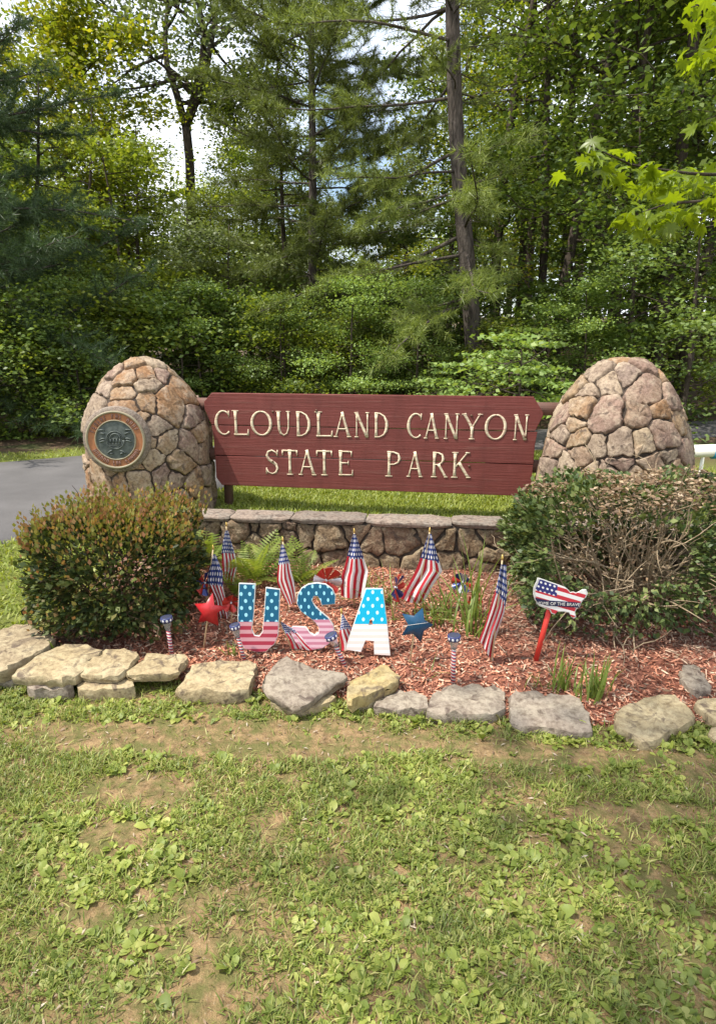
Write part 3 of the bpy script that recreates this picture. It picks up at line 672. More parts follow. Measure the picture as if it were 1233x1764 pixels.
for i_, s, n_, e1, e2, poly in cells(sv, [Vector((0, -1, 0))] * len(sv), 0.0045, rng, 0.3):
    poly = [(s.x + e1.x * a + e2.x * b, s.z + e1.z * a + e2.z * b) for a, b in poly]
    for a, b, c in ((-1, 0, 0.0), (1, 0, wlen), (0, -1, 0.03), (0, 1, 0.378)): 
        poly = clip_poly(poly, a, b, c)
        if len(poly) < 3: break
    if len(poly) < 3: continue
    poly = soften(poly, 0.03, 0.0065, rng, 0.08)
    def project(q, out): return np.array((q[0] - s.x, 0.022 - out - 0, q[1] - s.z))
    V, Qs, Ts = stone_from_poly(poly, project, rng.uniform(0.02, 0.05), rng)
    link('stone', mk_mesh('stone', V, Qs, Ts, [M['wall_stone']], True), wall, (s.x, 0, s.z))
def slab(name, poly_top, z_top, thick, mat, parent=None, rng=rng, seg=0.05, jit=0.006, tilt=(0, 0), inset=0.03, taper=0.96, origin=None, rough=0.006):
    """An irregular flat stone from its top outline (world or local x, y)."""
    p = soften(poly_top, seg, jit, rng, 0.14); n = len(p); c = p.mean(0)
    o0 = np.array([c[0], c[1], z_top - thick]) if origin is None else np.array(origin)
    rings = []
    for sc, z in ((taper * 0.97, -thick), (taper, -thick * 0.7), (1.01, -thick * 0.42), (1.0, -thick * 0.16), (1 - inset, 0.0), (0.72, 0.004), (0.38, 0.005)):
        q = c + (p - c) * sc * (1 + rng.normal(0, 0.010, (n, 1)) * (1 if sc > 0.8 else .3)); dz = (q - c) @ np.array(tilt)
        rings.append(np.stack([q[:, 0], q[:, 1], z_top + z + dz + rng.normal(0, rough if sc > .95 else rough * .45, n)], -1))
    V = np.concatenate(rings + [[[c[0], c[1], z_top + 0.004]]]) - o0; m = len(rings)
    Qs = [(r * n + a, r * n + (a + 1) % n, (r + 1) * n + (a + 1) % n, (r + 1) * n + a) for r in range(m - 1) for a in range(n)]
    Ts = [((m - 1) * n + a, (m - 1) * n + (a + 1) % n, m * n) for a in range(n)]
    me = mk_mesh(name, V, Qs, Ts, [mat], True)
    me.set_sharp_from_angle(angle=math.radians(38))
    return link(name, me, parent, o0)
u = -0.03
while u < wlen:
    L = rng.uniform(0.32, 0.62); L = min(L, wlen + .05 - u)
    if L < 0.08: break
    j1 = rng.uniform(-0.012, 0.012)
    slab('capstone', [(u + 0.004, -0.03 + j1), (u + L - 0.004, -0.03 - j1), (u + L - 0.004, 0.185), (u + 0.004, 0.19)], 0.415 + rng.uniform(-0.004, 0.004), 0.032, M['cap_stone'], wall, rng, seg=0.07, jit=0.003, rough=0.0025, inset=0.02)
    u += L

# ------------------------------------------------------------------ edging stones of the flower bed
def edge_stone(label, px_poly, z_top, thick, mat='edging', tilt=(0, 0), seed=0, group=None, **kw):
    pts = [PZ(a, b, z_top) for a, b in px_poly]; pts = [(p.x, p.y) for p in pts]
    ar = sum(pts[k][0] * pts[(k + 1) % len(pts)][1] - pts[(k + 1) % len(pts)][0] * pts[k][1] for k in range(len(pts)))
    if ar < 0: pts = pts[::-1]
    mx_, my_ = sum(p[0] for p in pts) / len(pts), sum(p[1] for p in pts) / len(pts); pts = [(mx_ + (p[0] - mx_) * 1.10, my_ + (p[1] - my_) * 1.06) for p in pts]
    o = slab('edging_stone', pts, z_top, thick, M[mat], None, np.random.default_rng(100 + seed), seg=0.035, jit=0.004, tilt=tilt, **kw)
    return tag(o, label, 'stone', group)
edge_stone('pale flat slab ending the stone edging, beside the lawn next to the road', [(-60, 1120), (-10, 1092), (35, 1076), (80, 1086), (88, 1106), (20, 1148), (-50, 1160)], 0.105, 0.07, seed=1)
edge_stone('large light tan slab topping the stacked edging below the red-tipped shrub', [(24, 1160), (93, 1116), (144, 1109), (173, 1122), (138, 1157), (112, 1168), (67, 1166)], 0.11, 0.05, seed=2)
edge_stone('smaller light tan slab wedged between two larger slabs of the stacked edging', [(164, 1131), (187, 1120), (239, 1125), (215, 1155), (198, 1164), (136, 1160)], 0.105, 0.04, seed=3)
edge_stone('pale yellowish slab with grass at its front, beside the squarish edging block', [(220, 1158), (261, 1125), (323, 1131), (299, 1159), (224, 1163)], 0.095, 0.04, seed=4)
edge_stone('big squarish cream block of the edging, below the letter U', [(328, 1157), (340, 1142), (438, 1138), (428, 1184), (392, 1192), (304, 1188)], 0.062, 0.10, seed=5)
edge_stone('grey pointed slab tilted up at the edge of the mulch, below the letter S', [(457, 1171), (490, 1134), (529, 1150), (597, 1164), (556, 1185), (513, 1214), (459, 1187)], 0.085, 0.045, 'edging_grey', (0.0, 0.07), 6)
edge_stone('yellow angular slab of the edging, below the letter A', [(599, 1197), (607, 1170), (661, 1146), (687, 1171), (634, 1197), (603, 1206)], 0.085, 0.05, 'edging_yellow', (0.02, 0.04), 7)
edge_stone('small sunken grey stone of the edging, next to the yellow slab', [(645, 1219), (660, 1204), (692, 1191), (731, 1200), (730, 1222)], 0.036, 0.09, 'edging_grey', seed=8)
edge_stone('rectangular grey block of the edging, below the blue star', [(743, 1201), (770, 1179), (862, 1183), (864, 1228), (739, 1229)], 0.042, 0.10, 'edging_grey', seed=9)
edge_stone('broad grey-tan slab of the edging, below the strap-leaved clump', [(884, 1191), (993, 1202), (1011, 1237), (1018, 1261), (882, 1246)], 0.038, 0.10, 'edging_grey', (0.0, 0.03), 10)
edge_stone('rounded boulder slab with white lichen patch, alone at the edge of the mulch', [(1067, 1227), (1088, 1209), (1151, 1198), (1199, 1239), (1112, 1279), (1060, 1246)], 0.045, 0.10, 'edging', (0.02, 0.04), 11)
edge_stone('flat tan stone beside the lichen-patched boulder, running out along the bed', [(1195, 1209), (1250, 1196), (1290, 1215), (1280, 1242), (1235, 1245)], 0.045, 0.09, 'edging', seed=12)
edge_stone('flat tan stone lying inside the mulch under the dying shrub', [(1172, 1150), (1200, 1146), (1226, 1186), (1197, 1192), (1172, 1172)], 0.052, 0.07, 'edging_grey', seed=13)
edge_stone('small low stone in front of the flat tan stone', [(1222, 1254), (1262, 1248), (1270, 1272), (1230, 1272)], 0.035, 0.07, 'edging', seed=14)
# lower course, seen as dark faces under the top slabs
edge_stone('weathered brown block carrying the large light tan slab', [(48, 1176), (60, 1150), (118, 1150), (122, 1184), (50, 1186)], 0.06, 0.10, 'edging_grey', seed=15, inset=0.01)
edge_stone('long low block under the wedged light tan slab', [(136, 1180), (150, 1160), (222, 1160), (226, 1184), (138, 1187)], 0.058, 0.10, 'edging', seed=16, inset=0.01)
edge_stone('dark block supporting the pale flat slab', [(-40, 1172), (-30, 1140), (30, 1140), (34, 1172)], 0.035, 0.10, 'edging_grey', seed=17, inset=0.01)
edge_stone('tan stone propping up the grey pointed slab', [(470, 1212), (478, 1186), (560, 1180), (574, 1205), (520, 1222)], 0.035, 0.10, 'edging', seed=18, inset=0.01)
edge_stone('shadowed tan stone propping up the yellow slab', [(606, 1214), (612, 1190), (668, 1176), (676, 1196), (640, 1214)], 0.03, 0.10, 'edging', seed=19, inset=0.01)

# ------------------------------------------------------------------ flag and star prints
def star_dots(k, u, v, nu, nv, rad, stagger=True):
    """0/1 mask of a lattice of small stars (as dots)"""
    vv = k.math('MULTIPLY', v, nv); row = k.math('FLOOR', vv)
    uu = k.math('ADD', k.math('MULTIPLY', u, nu), k.math('MULTIPLY', k.math('MODULO', row, 2.0), 0.5) if stagger else 0.0)
    du = k.math('MULTIPLY', k.math('SUBTRACT', k.math('FRACT', uu), 0.5), 1.0 / nu); dv = k.math('MULTIPLY', k.math('SUBTRACT', k.math('FRACT', vv), 0.5), 1.0 / nv)
    return du, dv
def uv_xy(k):
    s = k.n('ShaderNodeSeparateXYZ'); k.link(k.n('ShaderNodeUVMap').outputs[0], s.inputs[0]); return s.outputs[0], s.outputs[1]
def dots(k, u, v, nu, nv, r, aspect=1.0):
    du, dv = star_dots(k, u, v, nu, nv, r)
    d = k.math('SQRT', k.math('ADD', k.math('POWER', k.math('MULTIPLY', du, aspect), 2.0), k.math('POWER', dv, 2.0)))
    return k.math('LESS_THAN', d, r)
def cloth(k, c, trans=0.35):
    k.put(k.p.inputs['Base Color'], c); tr = k.n('ShaderNodeBsdfTranslucent'); k.put(tr.inputs['Color'], c)
    mx = k.n('ShaderNodeMixShader'); mx.inputs[0].default_value = trans
    k.link(k.p.outputs[0], mx.inputs[1]); k.link(tr.outputs[0], mx.inputs[2]); k.link(mx.outputs[0], k.out.inputs['Surface']); return k.m
RED, WHITE, NAVY = (0.52, 0.035, 0.05), (0.78, 0.76, 0.74), (0.035, 0.055, 0.19)
k = Mat('flag_stripes', 0.75, 0.2); u, v = uv_xy(k)
M['flag_stripes'] = cloth(k, k.mix(k.math('GREATER_THAN', k.math('FRACT', k.math('MULTIPLY', v, 4.0)), 0.5), RED, WHITE))
k = Mat('flag_canton', 0.75, 0.2); u, v = uv_xy(k)
M['flag_canton'] = cloth(k, k.mix(dots(k, v, u, 6, 14, 0.024, 0.55), NAVY, WHITE), 0.2)
M['dowel'] = plain('pale_dowel', (0.55, 0.42, 0.24), 0.6)
M['gold'] = plain('gold_tip', (0.62, 0.42, 0.12), 0.35, 0.5, metal=0.6)
def lerp_poly(pl, t):
    pl = np.asarray(pl, float); d = np.concatenate([[0], np.cumsum(np.linalg.norm(np.diff(pl, axis=0), axis=1))]); d /= d[-1]
    return np.stack([np.interp(t, d, pl[:, 0]), np.interp(t, d, pl[:, 1])], -1)
def stick_flag(label, foot, tip, left, right, canton_to, folds=1.5, amp=0.02, seed=0, group=None, lean=0.0, split=None):
    """A small flag on a dowel. foot/tip: photo points of the dowel; left/right: the cloth's two edges from the top down."""
    B = PZ(foot[0], foot[1], float(bed_z(*PZ(*foot, 0.06)[:2]))); Y = B.y
    T = PY(tip[0], tip[1], Y + lean); rng = np.random.default_rng(seed)
    root = thing('stick_flag', label, 'flag', B, 0, group)
    Bn = np.array(B)
    V, Qs, Ts = tube(np.array([Bn - (0, 0, 0.03), np.array(T)]) - Bn, [0.0042, 0.0038], 6); link('stick', mk_mesh('stick', V, Qs, Ts, [M['dowel']], True), root)
    gt = Geo(); tn = np.array(T) - Bn; gt.add(*tube([tn - (0, 0, .004), tn + (0, 0, 0.006), tn + (0, 0, 0.013), tn + (0, 0, 0.024)], [0.0035, 0.006, 0.005, 0.001], 7)); link('gilt_tip', gt.mesh('gilt_tip', [M['gold']], True), root)
    nt_, ns_ = 34, 24
    ts = np.linspace(0, 1, nt_); ss = np.linspace(0, 1, ns_)
    Lp, Rp_ = lerp_poly(left, ts), lerp_poly(right, ts)
    ph = rng.uniform(0, 6.28)
    V = np.zeros((nt_, ns_, 3)); uv = np.zeros((nt_, ns_, 2))
    for a, t in enumerate(ts):
        for b, s in enumerate(ss):
            p = Lp[a] * (1 - s) + Rp_[a] * s + np.array((2.6 * math.sin(6.5 * t + ph + 2.2 * s) * t, 2.0 * math.sin(5 * s + ph) * t))
            yy = Y - 0.012 + lean * (1 - t) + 1.25 * amp * (0.25 + t) * math.sin(2 * math.pi * folds * s + ph + 1.8 * t) + 0.25 * amp * math.sin(9 * t + 5 * s)
            V[a, b] = np.array(PY(p[0], p[1], yy)) - Bn; uv[a, b] = (t, s)
    ii, jj = np.meshgrid(np.arange(nt_ - 1), np.arange(ns_ - 1), indexing='ij')
    Qs = np.stack([ii * ns_ + jj, (ii + 1) * ns_ + jj, (ii + 1) * ns_ + jj + 1, ii * ns_ + jj + 1], -1).reshape(-1, 4)
    me = mk_mesh('cloth', V.reshape(-1, 3), Qs, mats=[M['flag_stripes'], M['flag_canton']], smooth=True, uv=uv.reshape(-1, 2))
    can = np.array([1 if ts[a] < canton_to + (split or 0) * ss[b] else 0 for a in range(nt_ - 1) for b in range(ns_ - 1)], np.int32)
    me.polygons.foreach_set('material_index', can)
    link('cloth', me, root); return root
stick_flag('small stick flag half hidden in the fern fronds beside the wall', (383, 1018), (390, 906), [(388, 914), (383, 940), (381, 975), (384, 1008)], [(393, 914), (401, 945), (409, 975), (404, 1006)], 0.42, 1.2, 0.015, 1)
stick_flag('small stick flag wrapped round its stick next to the red star', (352, 1062), (367, 946), [(367, 955), (359, 985), (357, 1000), (372, 1030), (376, 1065), (385, 1085)], [(371, 955), (384, 985), (384, 1010), (389, 1040), (396, 1070), (399, 1100)], 0.38, 2.0, 0.018, 2)
stick_flag('narrow furled stick flag in front of the wall beside the ferns', (497, 1052), (487, 932), [(484, 938), (479, 968), (478, 1000), (493, 1040)], [(488, 938), (499, 968), (505, 1000), (508, 1040)], 0.33, 1.0, 0.018, 3)
stick_flag('wide draped stick flag in front of the wall between the letters S and A', (610, 1046), (610, 917), [(608, 920), (598, 955), (590, 990), (588, 1027)], [(612, 920), (624, 952), (635, 985), (622, 1032)], 0.36, 1.5, 0.022, 4, split=0.03)
stick_flag('stick flag blown sideways in front of the wall, above the blue star', (712, 1056), (740, 916), [(738, 920), (722, 965), (708, 1000), (693, 1034)], [(743, 920), (752, 955), (763, 985), (727, 1040)], 0.34, 1.2, 0.020, 5, split=0.03)
stick_flag('tall stick flag hanging in folds beside the map-shaped sign', (846, 1142), (865, 964), [(863, 972), (855, 1015), (838, 1060), (826, 1103)], [(872, 974), (873, 1020), (868, 1055), (855, 1100), (850, 1138)], 0.33, 1.7, 0.024, 6, split=0.08)
stick_flag('tiny flag toppled against the foot of the letter S', (508, 1122), (482, 1070), [(483, 1072), (493, 1095), (505, 1120)], [(484, 1071), (505, 1084), (545, 1118)], 0.40, 1.2, 0.012, 7)
stick_flag('tiny flag leaning on the leg of the letter A', (586, 1124), (588, 1056), [(588, 1060), (586, 1090), (586, 1120)], [(591, 1058), (606, 1082), (628, 1118)], 0.42, 1.0, 0.010, 8)

# ------------------------------------------------------------------ letters U S A on stakes
def print_mat(name, blue, star, r, w, split, bands, aspect, nu=3.0, nv=10, rough=0.35, dot=0.028):
    k = Mat(name, rough, 0.5); u, v = uv_xy(k)
    st_ = k.mix(k.math('GREATER_THAN', k.math('FRACT', k.math('MULTIPLY', v, bands)), 0.5), r, w)
    bl = k.mix(dots(k, u, v, nu, nv, dot, aspect), blue, star)
    return k.col(k.mix(k.math('GREATER_THAN', v, split), st_, bl))
TEAL = (0.005, 0.095, 0.185)
M['print_u'] = print_mat('letter_u_print', TEAL, (0.30, 0.62, 0.72), (0.34, 0.03, 0.06), (0.54, 0.28, 0.31), 0.45, 9.0, 0.75, 5.0)
M['print_s'] = print_mat('letter_s_print', TEAL, (0.30, 0.66, 0.80), (0.50, 0.20, 0.27), (0.66, 0.44, 0.50), 0.46, 12.0, 1.1, 6.0)
M['print_a_glare'] = print_mat('letter_a_glare_print', (0.0, 0.42, 0.66), (0.60, 0.88, 0.92), (0.80, 0.66, 0.60), (0.88, 0.86, 0.82), 0.48, 11.0, 0.9, 5.0)  # sun glare on the A painted in as paler blue and near-white stripes
M['white_edge'] = plain('white_board_edge', (0.62, 0.60, 0.56), 0.5, 0.4, 0.05)
def uv_project(me, x0, x1, z0, z1):
    while me.uv_layers: me.uv_layers.remove(me.uv_layers[0])
    ul = me.uv_layers.new(name='uv')
    co = np.zeros(len(me.vertices) * 3, np.float32); me.vertices.foreach_get('co', co); co = co.reshape(-1, 3)
    li = np.zeros(len(me.loops), np.int32); me.loops.foreach_get('vertex_index', li)
    ul.data.foreach_set('uv', np.stack([(co[li, 0] - x0) / (x1 - x0), (co[li, 2] - z0) / (z1 - z0)], -1).astype(np.float32).ravel())
def cut_letter(label, outline, foot_y, mat, back=0.10, holes=(), bed=0.05):
    """A standing cut-out board from its outline in the photograph; its foot is pushed into the mulch."""
    xs_ = [p[0] for p in outline]; xm = (min(xs_) + max(xs_)) / 2
    B = PZ(xm, foot_y, bed); pts = [PY(a, b, B.y) - B for a, b in outline]; P2 = [(p.x, p.z) for p in pts]
    root = thing('cutout_letter', label, 'letter', B); root.rotation_euler = (-back, 0, 0)
    hs = [[((PY(a, b, B.y) - B).x, (PY(a, b, B.y) - B).z) for a, b in h] for h in holes]
    b_ = prism('backing_board', P2, 0.012, [M['white_edge']], bevel=0.0015, holes=hs); link('backing_board', b_, root, (0, 0.0, 0))
    # the print, a little smaller than the board
    A = np.array(P2); 
    ar = sum(A[k][0] * A[(k + 1) % len(A)][1] - A[(k + 1) % len(A)][0] * A[k][1] for k in range(len(A))); sg = 1 if ar > 0 else -1
    d1 = A - np.roll(A, 1, 0); d2 = np.roll(A, -1, 0) - A
    d1 /= np.linalg.norm(d1, axis=1)[:, None]; d2 /= np.linalg.norm(d2, axis=1)[:, None]
    n1 = np.stack([-d1[:, 1], d1[:, 0]], -1) * sg; n2 = np.stack([-d2[:, 1], d2[:, 0]], -1) * sg
    nn = n1 + n2; nn /= np.maximum(0.35, (nn * n1).sum(1))[:, None]
    ins = A + nn * 0.0035
    f = prism('printed_face', [tuple(p) for p in ins], 0.003, [mat], holes=hs); uv_project(f, A[:, 0].min(), A[:, 0].max(), A[:, 1].min(), A[:, 1].max())
    link('printed_face', f, root, (0, -0.0035, 0))
    for sx in (-0.25, 0.25):
        w_ = A[:, 0].max() - A[:, 0].min(); V, Qs, Ts = tube([(sx * w_, 0.016, -0.10), (sx * w_, 0.016, 0.10)], 0.004, 6); link('stake', mk_mesh('stake', V, Qs, Ts, [M['bolt']]), root)
    return root
cut_letter('cut-out letter U, teal with stars above pink stripes', [(409, 1009), (438, 1010), (436, 1064), (433, 1086), (438, 1096), (446, 1097), (451, 1090), (453, 1068), (456, 1016), (481, 1019), (480, 1070), (479, 1095), (473, 1110), (458, 1123), (442, 1124), (420, 1118), (411, 1100), (408, 1066)], 1124, M['print_u'])
S_out = []
oc = [(577, 1044), (578, 1030), (572, 1018), (560, 1010), (545, 1008), (530, 1010), (518, 1017), (511, 1029), (510, 1043), (517, 1056), (530, 1065), (541, 1073), (549, 1083), (548, 1092), (541, 1095), (533, 1091), (527, 1082), (503, 1081), (499, 1090), (508, 1107), (521, 1116), (538, 1120), (556, 1117), (571, 1107), (577, 1092), (574, 1078), (565, 1066), (552, 1056), (542, 1046), (537, 1038), (540, 1031), (546, 1031), (551, 1038), (553, 1046)]
cut_letter('cut-out letter S, teal with stars above pale pink stripes', oc, 1120, M['print_s'])
cut_letter('cut-out letter A, bright blue with stars above a white base, sun glare painted in', [(630, 1018), (660, 1018), (667, 1070), (673, 1130), (644, 1128), (643, 1106), (630, 1105), (622, 1124), (594, 1120), (608, 1080)], 1128, M['print_a_glare'], holes=[[(635, 1079), (642, 1079), (641, 1070), (637, 1069)]])

# ------------------------------------------------------------------ painted stars on sticks
k = Mat('blue_star_enamel', 0.3, 0.5); M['blue_enamel'] = k.col(k.mix(k.noise(k.coord(), 12), (0.003, 0.05, 0.115), (0.006, 0.075, 0.155)))
k = Mat('red_star_enamel', 0.35, 0.5); M['red_enamel'] = k.col(k.mix(k.noise(k.coord(), 12), (0.33, 0.012, 0.015), (0.45, 0.02, 0.025)))
def star(label, pts, foot, mat, crease=False):
    B = PZ(foot[0], foot[1], 0.055); root = thing('star_stake', label, 'star', B)
    P2 = [PY(a, b, B.y) - B for a, b in pts]; c = sum(P2, Vector()) / len(P2); n = len(P2)
    fr_ = [np.array((p.x, 0.0, p.z)) for p in P2]; bk = [np.array((p.x, 0.008, p.z)) for p in P2]
    V = np.array(fr_ + bk + [(c.x, -0.014, c.z), (c.x, 0.02, c.z)])
    Ts = [(k_, (k_ + 1) % n, 2 * n) for k_ in range(n)] + [((k_ + 1) % n + n, k_ + n, 2 * n + 1) for k_ in range(n)]
    Qs = [(k_, k_ + n, (k_ + 1) % n + n, (k_ + 1) % n) for k_ in range(n)]
    link('star_face', mk_mesh('star_face', V, Qs, Ts, [mat]), root)
    V, Qs, Ts = tube([(0, 0.012, -0.04), (c.x * 0.7, 0.014, c.z * 0.8), (c.x, 0.016, c.z)], 0.004, 6); link('stick', mk_mesh('stick', V, Qs, Ts, [M['dowel']], True), root)
    if crease:
        a_, b_ = PY(694, 1078, B.y) - B, PY(737, 1072, B.y) - B
        V, Qs, Ts = tube([(a_.x, -0.004, a_.z), (c.x, -0.0145, (a_.z + b_.z) / 2 + 0.006), (b_.x, -0.004, b_.z)], 0.0012, 5); link('crease', mk_mesh('crease', V, Qs, Ts, [M['white_edge']]), root)
star('dark blue five-pointed star on a stick beside the letter A', [(728, 1048), (731, 1069), (746, 1077), (730, 1087), (725, 1107), (711, 1092), (692, 1095), (703, 1077), (693, 1058), (713, 1062)], (706, 1136), M['blue_enamel'], True)
star('red five-pointed star on a stick beside the wrapped flag', [(366, 1022), (369, 1043), (392, 1046), (374, 1056), (376, 1078), (356, 1070), (341, 1073), (347, 1057), (335, 1041), (354, 1040)], (348, 1112), M['red_enamel'])

# ------------------------------------------------------------------ foil pinwheels
M['foil_red'] = plain('red_foil', (0.42, 0.03, 0.02), 0.28, 0.6, 0.35, 40, 0.4)
M['foil_blue'] = plain('blue_foil', (0.02, 0.03, 0.14), 0.28, 0.6, 0.35, 40, 0.4)
M['foil_silver'] = plain('silver_foil', (0.55, 0.55, 0.58), 0.25, 0.6, 0.2, 40, 0.5)
def pinwheel(label, at, foot, rad_px, cols, yaw, nb=8, seed=0):
    B = PZ(foot[0], foot[1], 0.07); root = thing('pinwheel', label, 'pinwheel', B)
    c = PY(at[0], at[1], B.y) - B; R = rad_px / F_PX * B.y * 1.05
    V, Qs, Ts = tube([(0, 0.012, -0.03), (c.x, 0.012, c.z)], 0.0035, 6); link('stick', mk_mesh('stick', V, Qs, Ts, [M['dowel']]), root)
    rot = Matrix.Rotation(yaw, 3, 'Z')
    V, Qs, Ts = tube([(0, -0.012, 0), (0, 0.012, 0)], 0.006, 8); o = link('hub', mk_mesh('hub', V, Qs, Ts, [M['foil_silver']]), root, c); o.rotation_euler = (0, 0, yaw)
    for b in range(nb):
        a0 = 2 * math.pi * b / nb + 0.2; a1 = a0 + 2 * math.pi / nb * 0.95
        nr_ = 5; V = []
        for r_ in range(nr_):
            for q_ in range(5):
                f = q_ / 4; a = a0 + (a1 - a0) * f; r = R * (0.12 + 0.88 * r_ / (nr_ - 1)) * (1 - 0.08 * (2 * f - 1) ** 2)
                V.append((r * math.cos(a), -0.03 * math.sin(f * 2.4) * (r_ / 4) , r * math.sin(a)))
        ii, jj = np.meshgrid(np.arange(nr_ - 1), np.arange(4), indexing='ij')
        Qs = np.stack([ii * 5 + jj, ii * 5 + jj + 1, (ii + 1) * 5 + jj + 1, (ii + 1) * 5 + jj], -1).reshape(-1, 4)
        o = link('blade', mk_mesh('blade', V, Qs, mats=[cols[b % len(cols)]], smooth=True), root, c); o.rotation_euler = (0, 0, yaw)
pinwheel('red and silver foil pinwheel standing behind the letter S', (562, 1000), (560, 1046), 27, [M['foil_red'], M['foil_red'], M['foil_red'], M['foil_silver']], 0.35)
pinwheel('dark red foil pinwheel at the edge of the red-tipped shrub', (352, 1004), (356, 1056), 22, [M['foil_red'], M['foil_blue']], 0.9)
pinwheel('navy and red foil pinwheel turned edge-on, in front of the wall', (681, 1012), (678, 1066), 25, [M['foil_blue'], M['foil_red']], 1.15)
pinwheel('navy and silver foil pinwheel behind the tall strap leaves', (797, 1003), (802, 1056), 19, [M['foil_blue'], M['foil_silver'], M['foil_blue'], M['foil_red']], -0.5)
pinwheel('small red foil pinwheel among the leaves at the foot of the wall', (815, 1033), (818, 1062), 14, [M['foil_red']], 0.3, 6)
pinwheel('red foil pinwheel showing between the wrapped flag and the letter U', (398, 1038), (398, 1072), 16, [M['foil_red'], M['foil_red']], 0.2, 6)

# ------------------------------------------------------------------ solar stake lights
k = Mat('cap_print', 0.4, 0.5); u_ = k.coord('Generated')
s_ = k.n('ShaderNodeSeparateXYZ'); k.link(k.coord('Object'), s_.inputs[0])
an = k.math('MULTIPLY', k.math('ARCTAN2', s_.outputs[1], s_.outputs[0]), 9 / (2 * math.pi))
da = k.math('MULTIPLY', k.math('SUBTRACT', k.math('FRACT', an), 0.5), 1.0); dz = k.math('MULTIPLY', k.math('SUBTRACT', s_.outputs[2], 0.004), 42.0)
dd = k.math('SQRT', k.math('ADD', k.math('POWER', da, 2.0), k.math('POWER', dz, 2.0)))
M['cap_print'] = k.col(k.mix(k.math('LESS_THAN', dd, 0.27), (0.03, 0.04, 0.13), (0.75, 0.75, 0.78)))
M['solar'] = plain('solar_panel', (0.05, 0.055, 0.09), 0.2, 0.6)
k = Mat('spiral_stripe', 0.5, 0.4); s_ = k.n('ShaderNodeSeparateXYZ'); k.link(k.coord('Object'), s_.inputs[0])
tw = k.math('FRACT', k.math('ADD', k.math('MULTIPLY', s_.outputs[2], 62.0), k.math('DIVIDE', k.math('ARCTAN2', s_.outputs[1], s_.outputs[0]), 2 * math.pi)))
M['spiral'] = k.col(k.ramp(tw, [(0.0, (0.05, 0.04, 0.10)), (0.33, (0.62, 0.55, 0.50)), (0.66, (0.45, 0.06, 0.05))], 'CONSTANT'))
k = Mat('clear_plastic', 0.15, 0.5); k.p.inputs['Transmission Weight'].default_value = 0.75; k.p.inputs['IOR'].default_value = 1.15
M['clear'] = k.col((0.75, 0.72, 0.70))
def solar(label, head, foot, wpx):
    B = PZ(foot[0], foot[1], 0.045); T = PY(head[0], head[1], B.y); ax = T - B; L = ax.length
    root = thing('solar_light', label, 'solar light', B); root.rotation_mode = 'QUATERNION'; root.rotation_quaternion = ax.to_track_quat('Z', 'Y')
    r = wpx / 2 / F_PX * math.hypot(B.y, 1.3)
    V, Qs, Ts = tube([(0, 0, -0.04), (0, 0, L - 0.045)], r * 0.36, 10); link('stake', mk_mesh('stake', V, Qs, Ts, [M['spiral']], True), root)
    lathe_part('lens', [(r * 0.38, L - 0.052), (r * 0.45, L - 0.045), (r * 0.78, L - 0.010)], M['clear'], root, 18)
    cap = lathe_part('cap', [(r * 0.8, -0.008), (r, -0.006), (r, 0.013), (r * 0.93, 0.016), (r * 0.85, 0.016)], M['cap_print'], root, 20, (0, 0, L))
    lathe_part('solar_panel', [(r * 0.86, 0.0155), (0.0, 0.0165)], M['solar'], cap, 20)
solar('solar stake light at the mulch edge below the red-tipped shrub', (287, 1068), (296, 1128), 20)
solar('solar stake light leaning in front of the letter U', (405, 1081), (420, 1134), 18)
solar('solar stake light leaning in front of the letter S', (571, 1098), (592, 1143), 22)
solar('upright solar stake light below the tall strap leaves', (782, 1100), (780, 1172), 22)

# ------------------------------------------------------------------ map-shaped sign on a red stake
mp = [(924, 993), (929, 994), (937, 997), (948, 1001), (960, 1005), (971, 1009), (976, 1013), (980, 1018), (985, 1017), (990, 1019), (996, 1016), (1001, 1013), (1007, 1013), (1010, 1019), (1007, 1026), (1001, 1032), (998, 1037), (996, 1043), (990, 1047), (988, 1052), (990, 1060), (986, 1063), (981, 1060), (978, 1053), (968, 1051), (957, 1051), (953, 1056), (947, 1054), (944, 1048), (936, 1045), (926, 1041), (919, 1031), (916, 1021), (917, 1009), (922, 999)]
B = PZ(922, 1136, 0.055); Ym = B.y + 0.02
root = thing('map_sign', 'stake sign shaped like a country map, with flag print, stars and a lettered band', 'sign', B)
P2 = [PY(a, b, Ym) - B for a, b in mp]; A = [(p.x, p.z) for p in P2]
link('board', prism('board', A, 0.006, [M['white_edge']], bevel=0.001), root, (0, 0, 0))
cen = np.array(A).mean(0); ins = [tuple(cen + (np.array(p) - cen) * 0.93) for p in A]
k = Mat('map_print', 0.45, 0.4); u, v = uv_xy(k)
vs_ = k.math('ADD', v, k.math('MULTIPLY', u, 0.38))
st_ = k.mix(k.math('GREATER_THAN', k.math('FRACT', k.math('MULTIPLY', vs_, 5.2)), 0.5), WHITE, RED)
inb = k.math('MULTIPLY', k.math('LESS_THAN', u, 0.43), k.math('GREATER_THAN', vs_, 0.72))
bl = k.mix(dots(k, u, vs_, 12, 9, 0.026, 1.2), (0.03, 0.035, 0.16), WHITE)
M['map_print'] = k.col(k.mix(inb, st_, bl))
f = prism('printed_face', ins, 0.002, [M['map_print']]); Aa = np.array(A); uv_project(f, Aa[:, 0].min(), Aa[:, 0].max(), Aa[:, 1].min(), Aa[:, 1].max())
link('printed_face', f, root, (0, -0.0024, 0))
bd = [PY(a, b, Ym) - B for a, b in [(919, 1026.5), (940, 1031), (970, 1033), (997, 1035), (994, 1043.5), (970, 1042), (940, 1040), (923, 1036)]]
band = link('lettered_band', prism('lettered_band', [(p.x, p.z) for p in bd], 0.002, [plain('navy_band', (0.02, 0.02, 0.06))]), root, (0, -0.0046, 0))
